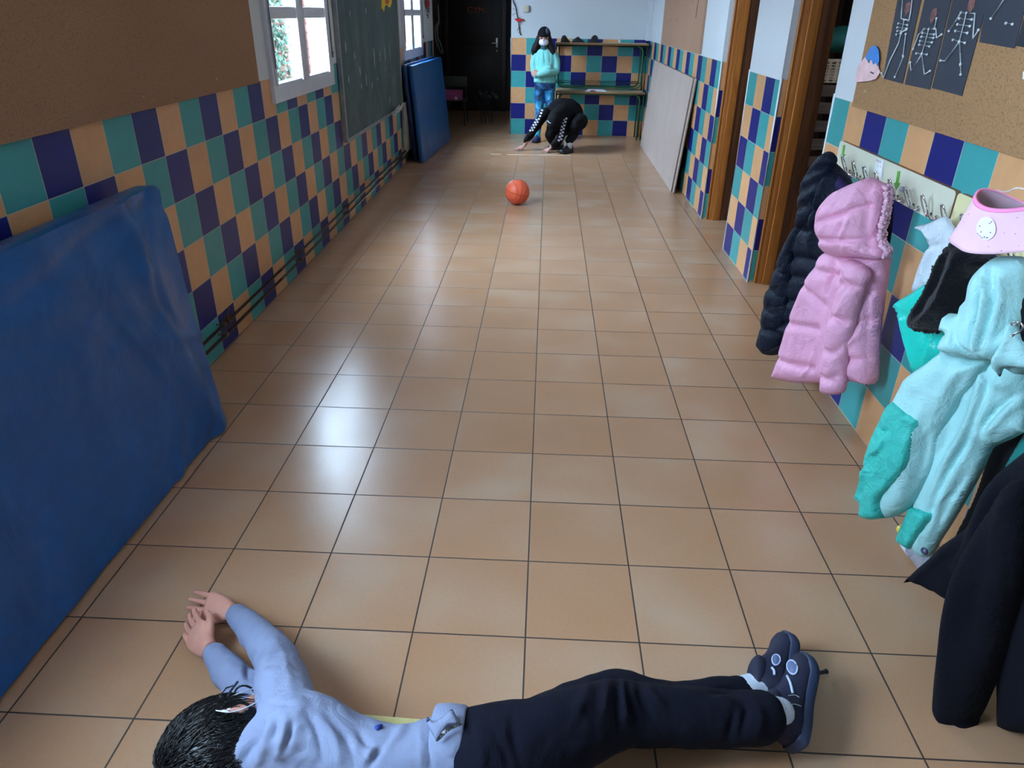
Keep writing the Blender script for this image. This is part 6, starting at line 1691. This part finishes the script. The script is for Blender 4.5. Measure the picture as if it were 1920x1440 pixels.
bm = bmesh.new(); ellip(bm, Pg(-.035, .035, .075), rg * .030, fg * .052, ug * .050, 20); ps.append(bobj('cap_panel', bm, mat('grey_blue_panel', (56, 60, 84), .7), smooth=True))
bm = bmesh.new()
eloft(bm, [(Pg(0, .040, -.048), rg * .060, ug * .040), (Pg(0, .068, -.044), rg * .054, ug * .040), (Pg(0, .090, -.042), rg * .036, ug * .034), (Pg(0, .101, -.038), rg * .014, ug * .018)], 24, 2.5)
ps.append(bobj('face_mask', bm, mat('white_face_mask', (222, 222, 236), .7), smooth=True))
eyes(Pg, gs, ps)
bm = bmesh.new()
for q in (-1, 1): limb(bm, [Pg(q * .018, .086, .016), Pg(q * .034, .083, .020), Pg(q * .048, .072, .015)], [.003, .003, .002], 8, 3)
ps.append(bobj('eyebrows', bm, mat('dark_brow', (34, 24, 22), .8), smooth=True))
adopt(girl, *ps)

# ---------------------------------------------------------------- the crouching child
CY = 7.86
def K(px, py, dy=0.0): return at_y(px, py, CY + dy)
M_BLACKT = cloth('black_tracksuit', (11, 10, 15), .8, .25, big=24)
kid = thing('person', 'crouching child in a black tracksuit with checked sleeve stripes, both hands on the far floor', 'person', (K(1055, 290).x, CY, 0))
bm = bmesh.new(); ps = []
HK = K(1040, 228, -.20)
Pk, rk, uk, fk = head(bm, HK, (-.12, -.72, -.50), (-.05, -.45, .0) if False else (-.10, -.40, -.85), .98, K(1052, 212, .0))
sA, sB = K(1020, 213, -.05), K(1062, 216, -.02)
wA = at_z(984, 272, .055); wB = at_z(1033, 276, .055)
eA = K(1003, 240, -.08); eB = K(1050, 252, -.16)
hipk = K(1074, 226, .16)
limb(bm, [sA, eA, wA], [.04, .032, .021]); limb(bm, [sB, eB, wB], [.04, .032, .021])
knR, anR = K(1080, 238, -.20), Vector((K(1067, 278, -.15).x, CY - .22, .09))
knL, anL = K(1030, 246, -.10), Vector((K(1050, 280).x, CY + .06, .09))
eloft(bm, [(K(1048, 214, -.08), (.09, 0, 0), (0, .05, .07)), (K(1058, 206, .05), (.11, 0, 0), (0, .07, .09)), (K(1072, 216, .18), (.11, 0, 0), (0, .08, .09))])
limb(bm, [hipk, K(1084, 228, .0), K(1078, 238, -.15), K(1075, 252, -.15), anR], [.05, .04, .035, .03, .026]); limb(bm, [hipk, K(1048, 244, .02), K(1033, 250, -.07), K(1036, 262, -.04), anL], [.05, .04, .035, .03, .026])
hand(bm, wA + Vector((-.01, -.01, -.012)), (-.85, -.35, -.22), (0, 0, 1), (1, -.6, 0), L=.135, curl=.10, r=.0070, spread=.35)
hand(bm, wB + Vector((-.01, -.01, -.012)), (-.62, -.70, -.22), (0, 0, 1), (-1, .2, 0), L=.135, curl=.16, r=.0070, spread=.35)
ps.append(fuse('body', bm, M_SKIN2, .0045, 3, floor=.002))
bm = bmesh.new()
eloft(bm, [(K(1044, 218, -.12), (.07, 0, 0), (0, .05, .06)), (K(1048, 210, -.04), (.15, 0, 0), (0, .07, .11)), (K(1058, 205, .06), (.165, 0, 0), (0, .09, .12)), (K(1070, 212, .16), (.15, 0, 0), (0, .10, .12)), (K(1076, 222, .24), (.12, 0, 0), (0, .08, .10))], 30)
limb(bm, [K(1022, 212, -.04), K(1010, 230, -.08), K(998, 248, -.09), wA + Vector((.012, .01, .045))], [.066, .056, .048, .034])
limb(bm, [K(1062, 218, -.05), K(1056, 238, -.16), K(1050, 258, -.22), K(1042, 268, -.26), wB + Vector((.03, .02, .02))], [.066, .056, .050, .044, .036])
jk = fuse('jacket', bm, M_BLACKT, .006, 4, [([(1030, 200), (1045, 192), (1062, 196)], .004, 4)], wr=.005, wr_s=16)
ps.append(jk)
bm = bmesh.new()
ellip(bm, K(1072, 232, .16), (.15, 0, 0), (0, .12, 0), (0, 0, .13))
limb(bm, [K(1082, 226, .14), K(1088, 228, -.02), K(1080, 236, -.17), K(1075, 252, -.15), anR + Vector((0, .01, .05))], [.10, .092, .075, .060, .050])
limb(bm, [K(1064, 238, .14), K(1048, 244, .02), K(1032, 250, -.08), K(1036, 262, -.04), K(1044, 268, .02), anL + Vector((0, .0, .05))], [.095, .085, .064, .058, .054, .048])
ellip(bm, K(1042, 240, -.02), (.115, 0, 0), (0, .10, 0), (0, 0, .095))
ps.append(fuse('trousers', bm, M_BLACKT, .006, 4, wr=.005, wr_s=16))
for f_, dx in ((anR, -.3), (anL, -.45)):
    bm = bmesh.new(); limb(bm, [f_ + Vector((0, 0, .04)), f_ + Vector((0, 0, -.02))], [.034, .034]); ps.append(bobj('sock', bm, mat('grey_white_sock', (190, 192, 200), .8), smooth=True))
    hl = Vector((f_.x + .03, f_.y + .06, .0)); u_, F_ = shoe(hl, hl + Vector((dx * .5, -.2, 0)), (0, 0, 1), .225, .092, mat('black_navy_shoe', (20, 22, 36), .5), mat('black_sole', (16, 17, 26), .6)); ps.append(u_)
    q = bmesh.new(); tube(q, [F_(.45, .03, .078), F_(.60, .022, .068), F_(.68, .012, .060)], .007, 8); st = bobj('tongue', q, mat('pale_tongue', (150, 150, 160), .7), smooth=True); st.parent = u_
# dark hood / hair over the lowered head
bm = bmesh.new(); ellip(bm, Pk(0, -.010, .012), rk * .092, fk * .098, uk * .108, 32)
limb(bm, [Pk(0, -.03, -.03), K(1054, 210, .0)], [.085, .10])
hk = fuse('hood', bm, M_BLACKT, .006, 3, wr=.003, wr_s=20); ps.append(hk)
b1 = bvh_of(jk); b2 = bvh_of(hk)
def strip(path, b, m, nm, w=3.0, rows=2):
    """small white checks set alternately along a sleeve"""
    P_ = [tuple(v)[:2] for v in smooth_path([(a, c, 0) for a, c in path], 6)]; cum = 0; bm = bmesh.new(); k = 0
    L = [0]
    for i in range(1, len(P_)): L.append(L[-1] + math.dist(P_[i], P_[i - 1]))
    s_ = 0
    while s_ < L[-1]:
        i = max(j for j in range(len(L)) if L[j] <= s_); i = min(i, len(P_) - 2); f = (s_ - L[i]) / max(1e-6, L[i + 1] - L[i])
        c = (P_[i][0] + (P_[i + 1][0] - P_[i][0]) * f, P_[i][1] + (P_[i + 1][1] - P_[i][1]) * f); d = (P_[i + 1][0] - P_[i][0], P_[i + 1][1] - P_[i][1]); l_ = math.hypot(*d); d = (d[0] / l_, d[1] / l_)
        o_ = (w * .52) * (1 if k % 2 else -1); cc = (c[0] - d[1] * o_, c[1] + d[0] * o_); h_ = w * .50
        q = []
        for (a_, e_) in ((-h_, -h_), (h_, -h_), (h_, h_), (-h_, h_)):
            p, n = hit(b, cc[0] + d[0] * a_ - d[1] * e_, cc[1] + d[1] * a_ + d[0] * e_, .0025)
            if p is None: break
            q.append(p)
        if len(q) == 4 and max((q[0] - x).length for x in q) < .08: bm.faces.new([bm.verts.new(p) for p in q])
        s_ += w * .92; k += 1
    o = bobj(nm, bm, m)
    sm = o.modifiers.new('thick', 'SOLIDIFY'); sm.thickness = .0015
    return o
M_CHK = mat('pale_check_print', (190, 190, 208), .7)
for path, w in ((((1015, 206), (1010, 220), (1004, 232), (995, 247)), 3.2), (((1060, 222), (1056, 236), (1053, 250), (1049, 266)), 3.6)):
    ps.append(strip(path, b1, M_CHK, 'sleeve_checks', w))
pts = [hit(b2, x, y, .003)[0] for x, y in ((1027, 226), (1029, 229), (1033, 231))]
if all(p is not None for p in pts):
    bm = bmesh.new(); tube(bm, smooth_path(pts, 4), .005, 8); ps.append(bobj('mask_edge', bm, mat('white_mask_edge', (200, 204, 220), .7), smooth=True))
adopt(kid, *ps)
